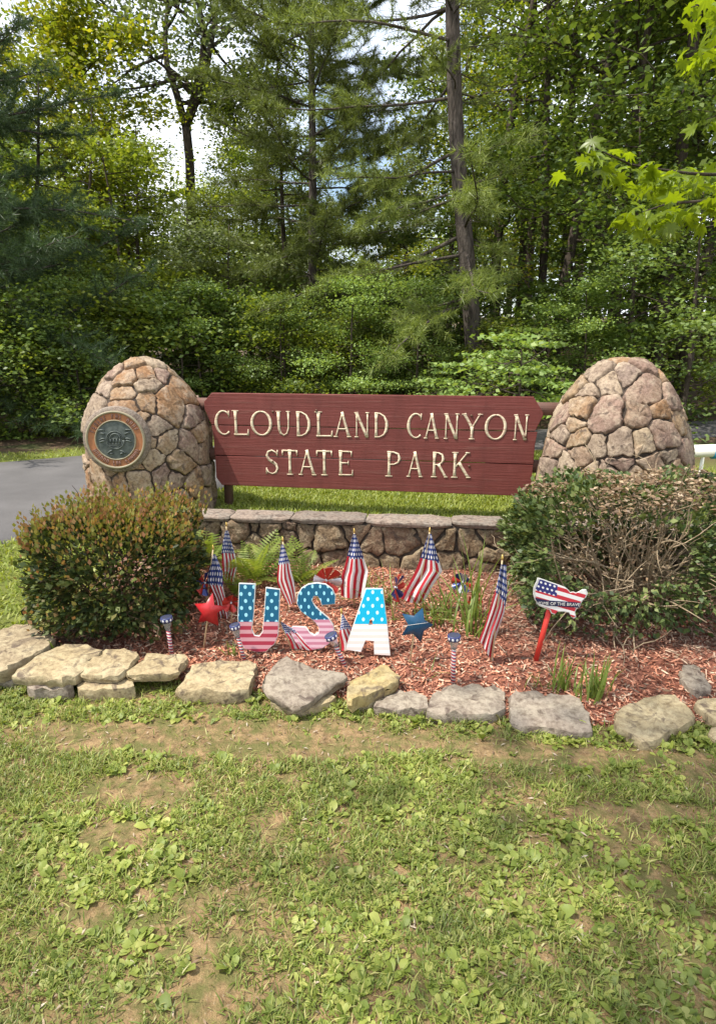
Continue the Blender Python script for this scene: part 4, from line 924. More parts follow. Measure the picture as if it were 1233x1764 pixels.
tm = text_mesh('lettering', 'HOME OF THE BRAVE', 0.0215, [M['white_edge']], 0.0006)
tm.transform(Matrix(((0.98, 0, 0, 0), (0, 0, -1, 0), (-0.045, 1, 0, 0), (0, 0, 0, 1))))
c = (PY(958, 1037, Ym) - B); link('lettering', tm, band, (c.x, -0.001, c.z))
s0, s1 = Vector((0, 0.008, -0.05)), PY(945, 1050, Ym) - B
d = (s1 - s0); V = []
for p in (s0, s1 + d * 0.1):
    V += [(p.x - 0.011, 0.008, p.z), (p.x + 0.011, 0.008, p.z), (p.x + 0.011, 0.020, p.z), (p.x - 0.011, 0.020, p.z)]
link('stake', mk_mesh('stake', V, [(0, 1, 5, 4), (1, 2, 6, 5), (2, 3, 7, 6), (3, 0, 4, 7), (4, 5, 6, 7), (3, 2, 1, 0)], mats=[plain('red_stake', (0.62, 0.05, 0.035), 0.5)]), root)

# ------------------------------------------------------------------ pipe barrier beyond the pillar
pg = thing('pipe_gate', 'white pipe barrier with blue reflector at the edge of the woods', 'gate', PZ(1203, 815, 0.05))
B = pg.location.copy(); c0 = PY(1196, 777, B.y) - B; c1 = PY(1420, 772, B.y) - B
M['white_pipe'] = plain('white_pipe_paint', (0.72, 0.70, 0.64), 0.5, 0.4, 0.08)
link('pipe', (lambda a: mk_mesh('pipe', a[0], a[1], a[2], [M['white_pipe']], True))(tube([c0, (c0 + c1) / 2, c1], 0.075, 18)), pg)
q0, q1 = PY(1226, 779, B.y) - B, PY(1240, 779, B.y) - B
link('reflector_band', (lambda a: mk_mesh('reflector_band', a[0], a[1], a[2], [plain('blue_reflector', (0.02, 0.22, 0.42), 0.3, 0.5)], True))(tube([q0, q1], 0.079, 18)), pg)
for xx in (0.02, 1.25):
    link('post', (lambda a: mk_mesh('post', a[0], a[1], a[2], [M['white_pipe']], True))(tube([(xx, 0.0, -0.3), (xx, 0.0, c0.z + .05)], 0.022, 10)), pg)

# ------------------------------------------------------------------ mulch chips
rng = np.random.default_rng(77)
n = 34000
cx = rng.uniform(-1.62, 2.2, n); f = -0.012 + 1.012 * rng.uniform(0, 1.0, n) ** 1.25; cyv = bed_front(cx) * (1 - f) + wall_y(cx) * f
L = rng.uniform(0.004, 0.016, n) * rng.choice([1, 1, 1, 1.9], n); W = rng.uniform(0.0018, 0.005, n); a = rng.uniform(0, 2 * np.pi, n); el = rng.normal(0, 0.35, n); ro = rng.normal(0, 0.5, n)
ax = np.stack([np.cos(a) * np.cos(el), np.sin(a) * np.cos(el), np.sin(el)], -1); sd_ = np.stack([-np.sin(a) * np.cos(ro), np.cos(a) * np.cos(ro), np.sin(ro)], -1)
C0 = np.stack([cx, cyv, bed_z(cx, cyv) + rng.uniform(0.001, 0.012, n)], -1)
V = np.stack([C0 - ax * L[:, None] - sd_ * W[:, None], C0 + ax * L[:, None] - sd_ * W[:, None] * .6, C0 + ax * L[:, None] * .9 + sd_ * W[:, None], C0 - ax * L[:, None] * .8 + sd_ * W[:, None] * .8], 1)
me = mk_mesh('mulch', V.reshape(-1, 3), np.arange(4 * n).reshape(-1, 4), mats=[M['mulch_chip']])
age = sstep(0.45, 1.0, cx) * sstep(0.25, 0.5, f) + 0.8 * sstep(0.62, 0.8, fbm(cx * 2.2, cyv * 2.2, 5)) + sstep(-1.0, -1.5, cx)
me.attributes.new('age', 'FLOAT', 'POINT').data.foreach_set('value', np.repeat(np.clip(age, 0, 1), 4).astype(np.float32))
dl = rng.choice(n, 420, replace=False); Fd = Geo(); Fd.add(*(lambda c_, s_: (np.stack([c_ - s_ * (.014, .0, 0), c_ + s_ * (0, .006, .004), c_ + s_ * (.016, .002, 0), c_ - s_ * (0, .007, -.003)], 1).reshape(-1, 3), np.arange(4 * len(c_)).reshape(-1, 4)))(C0[dl] + np.array((0, 0, .008)), rng.choice([-1., 1.], (420, 3)) * rng.uniform(.6, 1.4, (420, 1))))
do = link('fallen_leaves', Fd.mesh('fallen_leaves', [M['dry']]), kind='stuff'); tag(do, 'dry leaf scraps scattered over the mulch', 'leaves')
o = link('mulch', me, kind='stuff'); tag(o, 'reddish brown wood mulch spread over the flower bed', 'mulch')


# ------------------------------------------------------------------ foliage builders
def leaf_quads(rng, C, size, droop=0.25, tilt=0.75, width=0.33, axis=None):
    """One folded leaf per centre."""
    n = len(C); a = rng.uniform(0, 2 * np.pi, n); s = size * rng.uniform(0.65, 1.3, n)
    ax = np.stack([np.cos(a), np.sin(a), rng.normal(-droop, 0.3, n)], -1)
    if axis is not None: ax = ax * 0.6 + axis
    ax /= np.linalg.norm(ax, axis=1)[:, None]
    nr = np.stack([rng.normal(0, tilt, n), rng.normal(0, tilt, n), np.ones(n)], -1); sd = np.cross(nr, ax); sd /= np.linalg.norm(sd, axis=1)[:, None] + 1e-9
    nn = np.cross(ax, sd); s = s[:, None]
    V = np.stack([C - ax * s * .5, C + sd * s * width + nn * s * .08 - ax * s * .06, C + ax * s * .5, C - sd * s * width + nn * s * .08 - ax * s * .06], 1)
    return V.reshape(-1, 3), np.arange(4 * n).reshape(-1, 4)

def path(p0, d, L, n, rng, wob=0.12, up=0.0):
    p = [np.array(p0, float)]; d = np.array(d, float); d /= np.linalg.norm(d)
    for _ in range(n):
        d = d + rng.normal(0, wob, 3) + np.array((0, 0, up)); d /= np.linalg.norm(d); p.append(p[-1] + d * L / n)
    return np.array(p)
def at(p, t):
    k_ = min(len(p) - 2, int(t * (len(p) - 1))); f = t * (len(p) - 1) - k_; return p[k_] * (1 - f) + p[k_ + 1] * f, (p[k_ + 1] - p[k_])

def broadleaf(seed, H, base, R, nprim, nsec, ncl, nleaf, leaf, tr, wood, fol, flat=0.35, fork=0.0, lean=(0, 0), spray=0.45, rise=0.35, limb_t=None):
    rng = np.random.default_rng(seed); W = Geo(); C = []
    tp = path((0, 0, -0.2), (lean[0], lean[1], 1), H * (0.96 if not fork else fork), 9, rng, 0.045, 0.02)
    W.add(*tube(tp, tr * np.interp(np.linspace(0, 1, len(tp)), [0, .05, .5, 1], [1.35, 1.05, .75, .22 if not fork else .6]), 9))
    stems = [tp]
    if fork:
        for sgn in (-1, 1, 0.3):
            d = np.array((sgn * 0.55, rng.normal(0, .3), 1.0)); q = path(tp[-1], d, H * (1 - fork), 7, rng, 0.14, 0.03)
            W.add(*tube(q, np.linspace(tr * .55, tr * .08, len(q)), 7)); stems.append(q)
    for i_ in range(nprim):
        f = (i_ + rng.uniform(0, 1)) / nprim
        if fork: st_ = stems[1 + i_ % 3]; t = 0.1 + 0.88 * f
        else: st_ = tp; t = base / H + (1 - base / H) * 0.97 * f
        p0, tn = at(st_, t); a = i_ * 2.4 + rng.normal(0, 0.5)
        prof = math.sin(math.pi * (0.18 + 0.74 * f)) ** 0.8
        L = R * prof * rng.uniform(0.65, 1.15)
        d = np.array((math.cos(a), math.sin(a), rise * (0.3 + f) + rng.normal(0, .12)))
        q = path(p0, d, L, 6, rng, 0.13, -0.01); r0 = tr * 0.30 * (1 - 0.6 * f) + 0.006
        W.add(*tube(q, np.linspace(r0, r0 * .2, len(q)), 5, False))
        for j_ in range(nsec):
            t2 = rng.uniform(0.25, 1.0); p1, tn = at(q, min(t2, .999)); tn = tn / np.linalg.norm(tn)
            d2 = tn + rng.normal(0, 0.7, 3) * np.array((1, 1, 0.45)); L2 = L * rng.uniform(0.18, 0.42) + 0.15
            s = path(p1, d2, L2, 4, rng, 0.2, 0.0); W.add(*tube(s, np.linspace(r0 * .3 + .003, .002, len(s)), 4, False))
            for c_ in range(ncl):
                p2, _ = at(s, rng.uniform(0.3, 0.999)); m = int(nleaf * rng.uniform(0.5, 1.4))
                C.append(p2 + rng.normal(0, 1, (m, 3)) * np.array((spray, spray, spray * flat)))
    C = np.concatenate(C); F = Geo(); F.add(*leaf_quads(rng, C, leaf))
    return W.mesh('trunk', [wood], True), F.mesh('crown', [fol])

def pine(seed, H, base, Rlow, tr, wood, fol, lean=(0, 0), prefer=None, side=1.0, gap=0.55, bare=0.35, drop=-0.12, needle=0.14, dens=1.0, nwhorl=5, path_pts=None, dead_to=0.0):
    """White pine: whorls of level limbs, long soft needles in plumes along the side twigs."""
    rng = np.random.default_rng(seed); W = Geo(); NC, ND = [], []; limbs = []
    tp = np.array(path_pts, float) if path_pts is not None else path((0, 0, -0.2), (lean[0], lean[1], 1), H, 12, rng, 0.012)
    W.add(*tube(tp, tr * np.linspace(1.15, 0.18, len(tp)), 12))
    z = base
    while z < H * 0.97:
        f = (z - base) / (H - base); t = z / H
        p0, _ = at(tp, min(t, .999)); a0 = rng.uniform(0, 6.28)
        for w in range(nwhorl):
            a = a0 + w * 2 * math.pi / nwhorl + rng.normal(0, .25)
            L = Rlow * (1 - f) ** 0.7 * rng.uniform(0.6, 1.1) + 0.3
            if prefer is not None:
                al = 0.5 + 0.5 * math.cos(a - prefer); L *= side * (1 - al) + al
                if L < 0.6: continue
            d = np.array((math.cos(a), math.sin(a), drop + 0.6 * f + rng.normal(0, .07)))
            q = path(p0 + np.array((0, 0, rng.normal(0, .16))), d, L, 8, rng, 0.075, 0.012); r0 = 0.007 + 0.0062 * L
            limbs.append(tube(q, np.linspace(r0, r0 * .22, len(q)), 6, False))
            ns = int(L * 9 * dens)
            for s_ in range(ns):
                t2 = rng.uniform(0.12, 1.0); p1, tn = at(q, min(t2, .999)); tn = tn / np.linalg.norm(tn)
                sg = 1 if s_ % 2 else -1; sidev = np.cross(tn, (0, 0, 1.0)); sidev /= np.linalg.norm(sidev) + 1e-9
                d2 = tn * 0.75 + sidev * sg * rng.uniform(0.3, 0.9) + np.array((0, 0, rng.normal(0.08, .22)))
                L2 = (0.30 + 0.75 * (1 - t2)) * rng.uniform(0.5, 1.0) * min(1.0, 0.45 + L * .2)
                sgm = path(p1, d2, L2, 4, rng, 0.16, 0.02); W.add(*tube(sgm, [.006, .005, .004, .003, .002], 3, False))
                if t2 < bare or z < dead_to: 
                    if rng.uniform() < .85: continue
                m = max(3, int(L2 * 17)); ts = np.linspace(0.15, 0.999, m)
                for tt in ts:
                    c_, dn = at(sgm, tt); NC.append(c_); ND.append(dn / np.linalg.norm(dn))
        z += gap * rng.uniform(0.5, 1.5)
    NC, ND = np.array(NC), np.array(ND); per = 13
    n = len(NC) * per; c = np.repeat(NC, per, 0); d = np.repeat(ND, per, 0)
    dv = d * 0.55 + rng.normal(0, 0.55, (n, 3)) + np.array((0, 0, 0.12)); dv /= np.linalg.norm(dv, axis=1)[:, None]
    sd = np.cross(dv, rng.normal(0, 1, (n, 3))); sd /= np.linalg.norm(sd, axis=1)[:, None] + 1e-9
    L = needle * rng.uniform(0.6, 1.25, (n, 1)); w = 0.011
    V = np.stack([c - sd * w * .5, c + sd * w * .5, c + dv * L + np.array((0, 0, -0.02)) * 1.0], 1)
    F = mk_mesh('crown', V.reshape(-1, 3), tris=np.arange(3 * n).reshape(-1, 3), mats=[fol])
    return W.mesh('trunk', [wood], True), F, [mk_mesh('limb', a, b, c_, [wood], True) for a, b, c_ in limbs], n

def place_tree(name, label, meshes, x, y, rz=0.0, sc=1.0, group=None, fol=None, cat='tree', sz=None):
    z = float(ground_z(x, y)); root = thing(name, label, cat, (x, y, z), rz, group); root.scale = (sc, sc, sc if sz is None else sz)
    t_ = link('trunk', meshes[0], root); c_ = link('crown', meshes[1], root, kind='stuff')
    if fol is not None:
        c_.material_slots[0].link = 'OBJECT'; c_.material_slots[0].material = fol
    if len(meshes) > 2 and meshes[2]:
        for m in meshes[2]: link('limb', m, root)
    return root
def gx_at(px, y, py=600): return PY(px, py, y).x

# ------------------------------------------------------------------ pines
tl = [(0, 0, -0.3)] + [(-0.11 * z_ + 0.05 * math.sin(z_ * .9), 0.05 * math.sin(z_ * .7), z_) for z_ in np.linspace(0.6, 17, 18)]
PA = pine(41, 17.0, 2.5, 5.4, 0.165, M['pine_bark'], M['needle'], prefer=math.pi, side=0.2, gap=0.60, bare=0.36, drop=-0.30, nwhorl=4, dens=1.25, needle=0.16, path_pts=tl, dead_to=2.0)
place_tree('white_pine', 'tall white pine with a bare leaning trunk and long drooping limbs behind the sign', PA, gx_at(826, 12.5), 12.5)
PB = pine(42, 14.5, 2.4, 3.6, 0.11, M['pine_bark'], M['needle'], gap=0.46, bare=0.20, drop=-0.05, dens=1.5, needle=0.17)
place_tree('white_pine', 'slender white pine with soft light green plumes, left of the bare-trunked pine', PB[:3], gx_at(535, 15.5), 15.5, 0.6)
PC = pine(43, 9.4, 1.0, 4.0, 0.09, M['pine_bark'], M['needle_dark'], gap=0.44, bare=0.15, drop=-0.12, dens=1.3, needle=0.16)
place_tree('white_pine', 'dark white pine with level boughs at the edge of the road', PC[:3], gx_at(-45, 11.5), 11.5, 2.1)

# ------------------------------------------------------------------ broadleaf kinds
TA = broadleaf(51, 16, 4.5, 4.2, 26, 6, 3, 26, 0.15, 0.17, M['bark'], M['leaf_mid'])
TB = broadleaf(52, 11, 1.8, 3.4, 24, 6, 3, 26, 0.13, 0.11, M['bark'], M['leaf_mid'], flat=0.25)
TC = broadleaf(53, 6.0, 0.9, 2.4, 18, 6, 3, 26, 0.11, 0.055, M['bark'], M['leaf_dark'], flat=0.2, spray=0.36, rise=0.2)
TD = broadleaf(54, 2.6, 0.2, 1.3, 12, 5, 3, 22, 0.09, 0.03, M['bark'], M['leaf_dark'], flat=0.35, spray=0.25)
TE = broadleaf(55, 15.5, 6, 4.2, 34, 6, 3, 30, 0.16, 0.24, M['bark'], M['leaf_grey'], fork=0.55, spray=0.42)
TF = broadleaf(56, 14, 3.0, 3.6, 26, 6, 3, 26, 0.14, 0.13, M['bark'], M['leaf_dark'], flat=0.3, lean=(0.06, 0.02))
TT = broadleaf(57, 15, 8.5, 2.6, 10, 4, 2, 16, 0.14, 0.15, M['bark'], M['leaf_mid'])
TY = broadleaf(61, 11.8, 3.2, 3.3, 30, 7, 3, 36, 0.16, 0.12, M['bark'], M['leaf_yellow'], flat=0.3)

place_tree('forked_oak', 'sparse oak with a forked trunk open against the sky', TE, gx_at(318, 24), 24, 0.0, 1.0)
place_tree('maple_tree', 'yellow-green tree glowing in the sun above the dark pine', TY, gx_at(105, 20), 20, 1.0, 0.93)
place_tree('maple_tree', 'grey-green tree rising behind the yellow-green tree', TA, gx_at(60, 29), 29, 2.0, .86, None, M['leaf_grey'])
place_tree('maple_tree', 'yellow-green tree half hidden behind the bare pine trunk', TB, gx_at(770, 21), 21, 2.2, 0.92, None, M['leaf_yellow'])
place_tree('dogwood_tree', 'low dogwood with pale sunlit leaf sprays between the sign and the pillar', broadleaf(58, 1.9, 0.95, 1.5, 13, 4, 3, 24, 0.085, 0.03, M['bark'], M['leaf_bright'], flat=0.09, spray=0.19, rise=0.05), gx_at(905, 9.2), 9.2, 0.4)
place_tree('small_tree', 'pale green young tree beside the seal pillar, under the slender pine', TC, gx_at(392, 14.5), 14.5, 0.3, 0.72, None, M['leaf_grey'])
place_tree('small_tree', 'leaning young tree with light sprays above the unsealed pillar', TC, gx_at(1190, 10.2), 10.2, 2.6, 0.74, None, M['leaf_bright'])
place_tree('small_tree', 'bright young tree in the gap behind the sign', TC, gx_at(640, 18), 18, 4.0, 0.62, None, M['leaf_bright'])

G1 = 'tall trees of the wood'
rng = np.random.default_rng(91)
tall = [  # px, distance, kind, scale, foliage
 (215, 27, TA, .72, 'leaf_mid'), (380, 33, TB, .85, 'leaf_mid'), (430, 24, TF, .80, 'leaf_mid'), (520, 30, TB, .88, 'leaf_dark'), (590, 34, TB, .62, 'leaf_mid'), (690, 29, TC, 1.0, 'leaf_mid'),
 (740, 36, TB, .66, 'leaf_dark'), (850, 19, TA, .95, 'leaf_dark'), (905, 24, TA, 1.1, 'leaf_mid'), (955, 16, TF, 1.0, 'leaf_dark'), (1010, 21, TA, 1.15, 'leaf_dark'), (1060, 15, TB, 1.1, 'leaf_dark'),
 (1120, 18, TA, 1.1, 'leaf_mid'), (1180, 14, TF, 1.05, 'leaf_dark'), (1240, 19, TA, 1.1, 'leaf_dark'), (1330, 15, TB, 1.2, 'leaf_dark'), (985, 30, TA, 1.2, 'leaf_mid'), (1150, 28, TA, 1.2, 'leaf_dark'),
 (870, 32, TB, 1.4, 'leaf_mid'), (-60, 18, TF, .9, 'leaf_dark'), (10, 24, TB, .9, 'leaf_mid'), (110, 27, TB, .85, 'leaf_mid'), (-120, 26, TA, 1.0, 'leaf_dark'), (235, 20, TB, .6, 'leaf_mid'), (370, 19, TB, .5, 'leaf_mid'),
 (490, 21, TB, .70, 'leaf_dark'), (230, 16, TC, 1.15, 'leaf_mid'), (560, 20, TC, 1.0, 'leaf_mid'), (95, 19, TB, .68, 'leaf_mid'), (180, 23, TB, .75, 'leaf_mid'), (240, 25, TB, .8, 'leaf_mid'), (430, 21, TB, .62, 'leaf_mid'), (470, 27, TB, .85, 'leaf_mid'), (640, 26, TB, .5, 'leaf_mid'), (400, 27, TB, .66, 'leaf_mid'), (20, 20, TB, .7, 'leaf_mid'), (800, 15, TC, 1.0, 'leaf_dark'), (1090, 12.5, TC, 1.0, 'leaf_dark'), (30, 15, TC, 1.0, 'leaf_dark')]
TRUNKS = ((160, 17, .5), (72, 13, .45), (250, 19, .5), (962, 21, .95), (1128, 14, .95), (1165, 17, .9), (1215, 21, 1.1), (1050, 19, 1.0), (890, 22, .9), (700, 22, .6), (450, 26, .7), (30, 16, .5), (1020, 26, 1.1), (500, 17, .55), (1100, 24, 1.1), (930, 17.5, .8))
BUSHES = ((-40, 10.2, 1.0), (25, 10.8, .95), (85, 11.0, .8), (130, 10.6, .9), (185, 12, 1.1), (240, 13, 1.2), (310, 12.5, 1.0), (365, 13.5, 1.0), (430, 14, 1.1), (490, 13, 1.0), (550, 15, 1.2), (610, 13.5, 1.0), (670, 15, 1.1),
                  (730, 14, 1.0), (790, 17, 1.2), (850, 12, .9), (1000, 13, 1.0), (1090, 17, 1.2), (1290, 12, 1.2), (940, 15, 1.1), (60, 14, 1.4), (560, 19, 1.5), (400, 19, 1.5), (250, 17, 1.4), (690, 20, 1.5), (1150, 20, 1.2), (1210, 17, .9))
def zone(px):
    for lim, t in ((100, 'by the road beyond the dark pine'), (350, 'behind the pillar with the seal'), (600, 'around the slender pine'), (800, 'in the gap behind the sign'), (960, 'behind the pale dogwood'), (1500, 'behind the pillar without a seal')):
        if px < lim: return t
FN = {'leaf_mid': 'mid green', 'leaf_dark': 'dark green'}
KN = {id(TA): 'tall broad', id(TB): 'bushy middle-sized', id(TC): 'small low-branched', id(TF): 'tall leaning'}
for k_, (px, y, kd, sc, fo) in enumerate(tall):
    lb = '%s %s tree in the wood %s' % (KN[id(kd)], FN[fo], zone(px))
    place_tree('forest_tree', lb, kd, gx_at(px, y), y, rng.uniform(0, 6.28), sc * rng.uniform(.95, 1.05), lb.split(' tree ')[0] + ' trees ' + zone(px), M[fo])
for px, y, sc in TRUNKS:
    lb = 'straight dark trunk with thin crown ' + zone(px)
    place_tree('bare_stemmed_tree', lb, TT, gx_at(px, y), y, rng.uniform(0, 6.28), sc, 'straight dark trunks ' + zone(px))
for px, y, sc in BUSHES:
    fo = 'leaf_dark' if rng.uniform() < .4 else 'leaf_mid'; lb = '%s leafy undergrowth bush %s' % (FN[fo], zone(px))
    place_tree('undergrowth_bush', lb, TD, gx_at(px, y), y, rng.uniform(0, 6.28), sc * rng.uniform(.9, 1.15), FN[fo] + ' bushes ' + zone(px), M[fo], 'bush')

for px, y, sc, lb in ((205, 13.2, .55, 'light green sapling between the road and the seal pillar'), (345, 12.8, .5, 'light green sapling right behind the seal pillar and the sign end'), (480, 12.6, .45, 'light green sapling below the slender pine'),
                      (600, 12.2, .5, 'light green sapling behind the middle of the sign'), (715, 12.4, .5, 'light green sapling just beside the bare pine trunk'), (1015, 11.6, .48, 'light green sapling between the dogwood and the unsealed pillar'), (120, 12.2, .5, 'light green sapling across the road')):
    place_tree('sapling', lb, TC, gx_at(px, y), y, rng.uniform(0, 6.28), sc, None, M['leaf_bright'], 'sapling')

# far wood, one mass
C = []
for a in np.linspace(-0.62, 0.62, 60):
    y = rng.uniform(40, 52); x = math.tan(a) * y; h = rng.uniform(7, 10.5) + 5 * float(sstep(0.15, .35, a)) - (2.0 if abs(a - .08) < .12 else 0); r = rng.uniform(2.2, 3.6)
    m = 900; u_ = rng.normal(0, 1, (m, 3)); u_ /= np.linalg.norm(u_, axis=1)[:, None]; u_ *= rng.uniform(0.5, 1, (m, 1))
    C.append(np.array((x, y, float(ground_z(x, y)) + h * .52)) + u_ * np.array((r, r, h * .5)))
C = np.concatenate(C); FW = Geo(); FW.add(*leaf_quads(rng, C, 0.42)); o = link('far_wood', FW.mesh('far_wood', [M['leaf_dark']]), kind='stuff'); tag(o, 'distant wood closing the view behind the trees', 'wood')

# ------------------------------------------------------------------ clipped shrubs
def shrub_shell(rng, n, half, p=5.0, depth=0.10, top=None):
    u = rng.normal(0, 1, (n, 3)); u /= np.linalg.norm(u, axis=1)[:, None]
    r = 1 / (np.abs(u) ** p).sum(1) ** (1 / p)
    nz = fbm(u[:, 0] * 4.5 + 5, u[:, 2] * 4.5 + u[:, 1] * 3, 21) - 0.5
    q = u * r[:, None] * (1 + 0.30 * nz[:, None] - np.abs(rng.normal(0, depth, (n, 1))))
    return q * np.array(half), u
def twigs(rng, G, base, ends, r0, n=6, wob=0.12, kids=2):
    for e in ends:
        L = np.linalg.norm(e - base); q = path(base + rng.normal(0, .05, 3) * (1, 1, .2), (e - base), L, n, rng, wob, 0.02); G.add(*tube(q, np.linspace(r0, r0 * .35, len(q)), 5, False))
        for _ in range(kids):
            p1, tn = at(q, rng.uniform(.4, .95)); s = path(p1, tn / np.linalg.norm(tn) + rng.normal(0, .6, 3), L * rng.uniform(.2, .45), 4, rng, .2); G.add(*tube(s, np.linspace(r0 * .5, r0 * .18, len(s)), 4, False))
rng = np.random.default_rng(201)
c = np.array((-1.285, 3.10, 0.365)); half = (0.415, 0.38, 0.305)
sh = thing('clipped_shrub', 'boxy clipped shrub with reddish new tips in front of the seal pillar', 'shrub', (c[0], c[1], 0.03))
off = np.array((0, 0, c[2] - 0.03))
q, u = shrub_shell(rng, 17000, half, depth=0.15); hole = (fbm(u[:, 0] * 8 + 3 * u[:, 1], u[:, 2] * 8, 77) > 0.33) & ~((q[:, 2] < -0.20) & (rng.uniform(0, 1, len(q)) < 0.6)); q, u = q[hole], u[hole]
F = Geo(); h_ = len(q) // 2; F.add(*leaf_quads(rng, q[:h_] + off, 0.027, droop=-0.2, tilt=0.9, axis=u[:h_] * 0.9)); F.add(*leaf_quads(rng, q[h_:] + off, 0.038, droop=-0.2, tilt=0.9, axis=u[h_:] * 0.9)); link('foliage', F.mesh('foliage', [M['box_leaf']]), sh, kind='stuff')
q, u = shrub_shell(rng, 17000, half, depth=0.04); keep = (q[:, 2] > 0.22 + rng.normal(0, .05, len(q))) | (rng.uniform(0, 1, len(u)) < 0.05); q, u = q[keep] * 1.02, u[keep]
sel = rng.uniform(0, 1, len(q)) < 0.75
F = Geo(); F.add(*leaf_quads(rng, q[sel] + off + (0, 0, .01), 0.025, droop=-0.5, tilt=0.9, axis=u[sel] * 0.5 + np.array((0, 0, .8)))); 
tips = q[(u[:, 2] > .2)][:260]; dv = u[(u[:, 2] > .2)][:260] * .4 + np.array((0, 0, .8)); sp_ = np.concatenate([tips + dv * s_ for s_ in (.02, .04, .06, .08)]) + off; ax_ = np.concatenate([dv] * 4)
F.add(*leaf_quads(rng, sp_ + rng.normal(0, .006, sp_.shape), 0.026, droop=-.5, tilt=.9, axis=ax_)); link('new_growth', F.mesh('new_growth', [M['box_tip']]), sh, kind='stuff')
ends, u = shrub_shell(rng, 46, half, depth=.05); G = Geo(); twigs(rng, G, np.array((0, 0, -0.02)), ends + off, 0.008); link('branches', G.mesh('branches', [M['shrub_twig']], True), sh)

rng = np.random.default_rng(202)
c = np.array((1.49, 3.16, 0.44)); half = (0.64, 0.42, 0.40)
sh = thing('clipped_shrub', 'dying shrub with a bare patch of tan dead branches in front of the pillar', 'shrub', (c[0], c[1], 0.03))
off = np.array((0, 0, c[2] - 0.03))
q, u = shrub_shell(rng, 24000, half, depth=0.12)
ctr = np.array(PY(1075, 960, 2.80)) - c
dx = (q[:, 0] - ctr[0]) / 0.31; dz_ = (q[:, 2] - ctr[2]) / 0.20; e_ = np.sqrt(dx ** 2 + dz_ ** 2) + 0.35 * (fbm(q[:, 0] * 9, q[:, 2] * 9, 4) - .5)
front = q[:, 1] < 0.12
keep = ~(front & (e_ < 1.0)) & ~((q[:, 2] < -0.12) & (rng.uniform(0, 1, len(q)) < 0.45)) & ~((q[:, 2] < -0.26) & (rng.uniform(0, 1, len(q)) < 0.75))
drytop = (q[:, 2] > 0.30) & (fbm(q[:, 0] * 6 + 3, q[:, 1] * 6, 8) > 0.44)
sel = keep & ~drytop
F = Geo(); F.add(*leaf_quads(rng, q[sel] + off, 0.034, droop=-0.1, tilt=0.8, axis=u[sel] * 0.8)); link('foliage', F.mesh('foliage', [M['holly_leaf']]), sh, kind='stuff')
sel = (keep & drytop) | (front & (e_ < 1.05) & (rng.uniform(0, 1, len(q)) < 0.30)); qq = q[sel]; qq[:, 1] += np.where(e_[sel] < 1, rng.uniform(0.05, 0.28, sel.sum()), 0)
F = Geo(); F.add(*leaf_quads(rng, qq + off, 0.030, droop=0.1, tilt=0.9, width=0.22)); link('dead_leaves', F.mesh('dead_leaves', [M['dry_leaf']]), sh, kind='stuff')
ends, u = shrub_shell(rng, 900, half, depth=.02); de = np.sqrt(((ends[:, 0] - ctr[0]) / .46) ** 2 + ((ends[:, 2] - ctr[2]) / .32) ** 2)
fe = ends[(ends[:, 1] < 0) & (de < 1.0)][:90] * np.array((1, 0.93, 1)); be = ends[(ends[:, 1] > 0)][:30]
G = Geo()
for b0 in ((-0.12, 0.02, 0.10), (0.05, -0.05, 0.16), (0.22, 0.02, 0.12), (0.02, 0.10, 0.02)):
    b0 = np.array(b0); twigs(rng, G, b0, (fe + off)[rng.choice(len(fe), 13, replace=False)], 0.0075, 6, .22, 3)
    G.add(*tube(path((b0[0] * .3, 0.02, -.05), b0 - np.array((b0[0] * .3, .02, -.05)), np.linalg.norm(b0) + .05, 4, rng, .1), .016, 6))
twigs(rng, G, np.array((0, 0, 0.0)), be + off, 0.007)
link('dead_branches', G.mesh('dead_branches', [M['dead_twig']], True), sh)

# ------------------------------------------------------------------ ferns and strap-leaved clumps
def bedp(px, py):
    p = PZ(px, py, 0.06); return Vector((p.x, p.y, float(bed_z(p.x, p.y))))
def frond_mesh(rng, L, droop, n=20):
    t = np.linspace(0, 1, n); x = L * (0.42 * t + 0.25 * t * t); z = L * (1.05 * t - droop * t * t)
    P3 = np.stack([x, 0 * t, z], -1); G = Geo(); G.add(*tube(P3, np.linspace(0.003, 0.0008, n), 4, False))
    w = 0.30 * L * np.sin(np.pi * np.clip(0.10 + 0.92 * t, 0, 1)) ** 0.8
    for k_ in range(2, n):
        tn = P3[k_] - P3[k_ - 1]; tn /= np.linalg.norm(tn)
        for sg in (-1, 1):
            d = np.array((0, sg, 0)) * 0.92 + tn * 0.35 + np.array((0, 0, -0.10)); d /= np.linalg.norm(d); wd = w[k_] * rng.uniform(.9, 1.1); a = P3[k_]
            b = tn * 0.020 * (L / 0.4)
            G.add([a, a + d * wd * .45 + b * .5, a + d * wd, a + d * wd * .45 - b * .5], [(0, 1, 2, 3)])
    return G.mesh('frond', [M['fern']])
def fern(label, px, py, L, n, seed):
    rng = np.random.default_rng(seed); root = thing('fern', label, 'fern', bedp(px, py))
    meshes = [frond_mesh(rng, L * s_, d_) for s_, d_ in ((1, .22), (.85, .38), (.75, .12))]
    for k_ in range(n):
        o = link('frond', meshes[k_ % 3], root); o.rotation_euler = (rng.normal(0, .15), rng.normal(0, .2) + (0.0 if k_ % 2 else 0.25), 2 * math.pi * k_ / n + rng.normal(0, .3)); s_ = rng.uniform(.75, 1.1); o.scale = (s_, s_, s_)
fern('large bright green fern spreading in front of the wall behind the letter U', 440, 1010, 0.40, 12, 301)
fern('smaller fern sprouting between the red-tipped shrub and the wall', 352, 985, 0.36, 12, 302)
fern('small fern leaning against the wall beside the furled flag', 518, 1012, 0.28, 9, 303)
fern('young fern in front of the large fern', 410, 1030, 0.26, 7, 304)
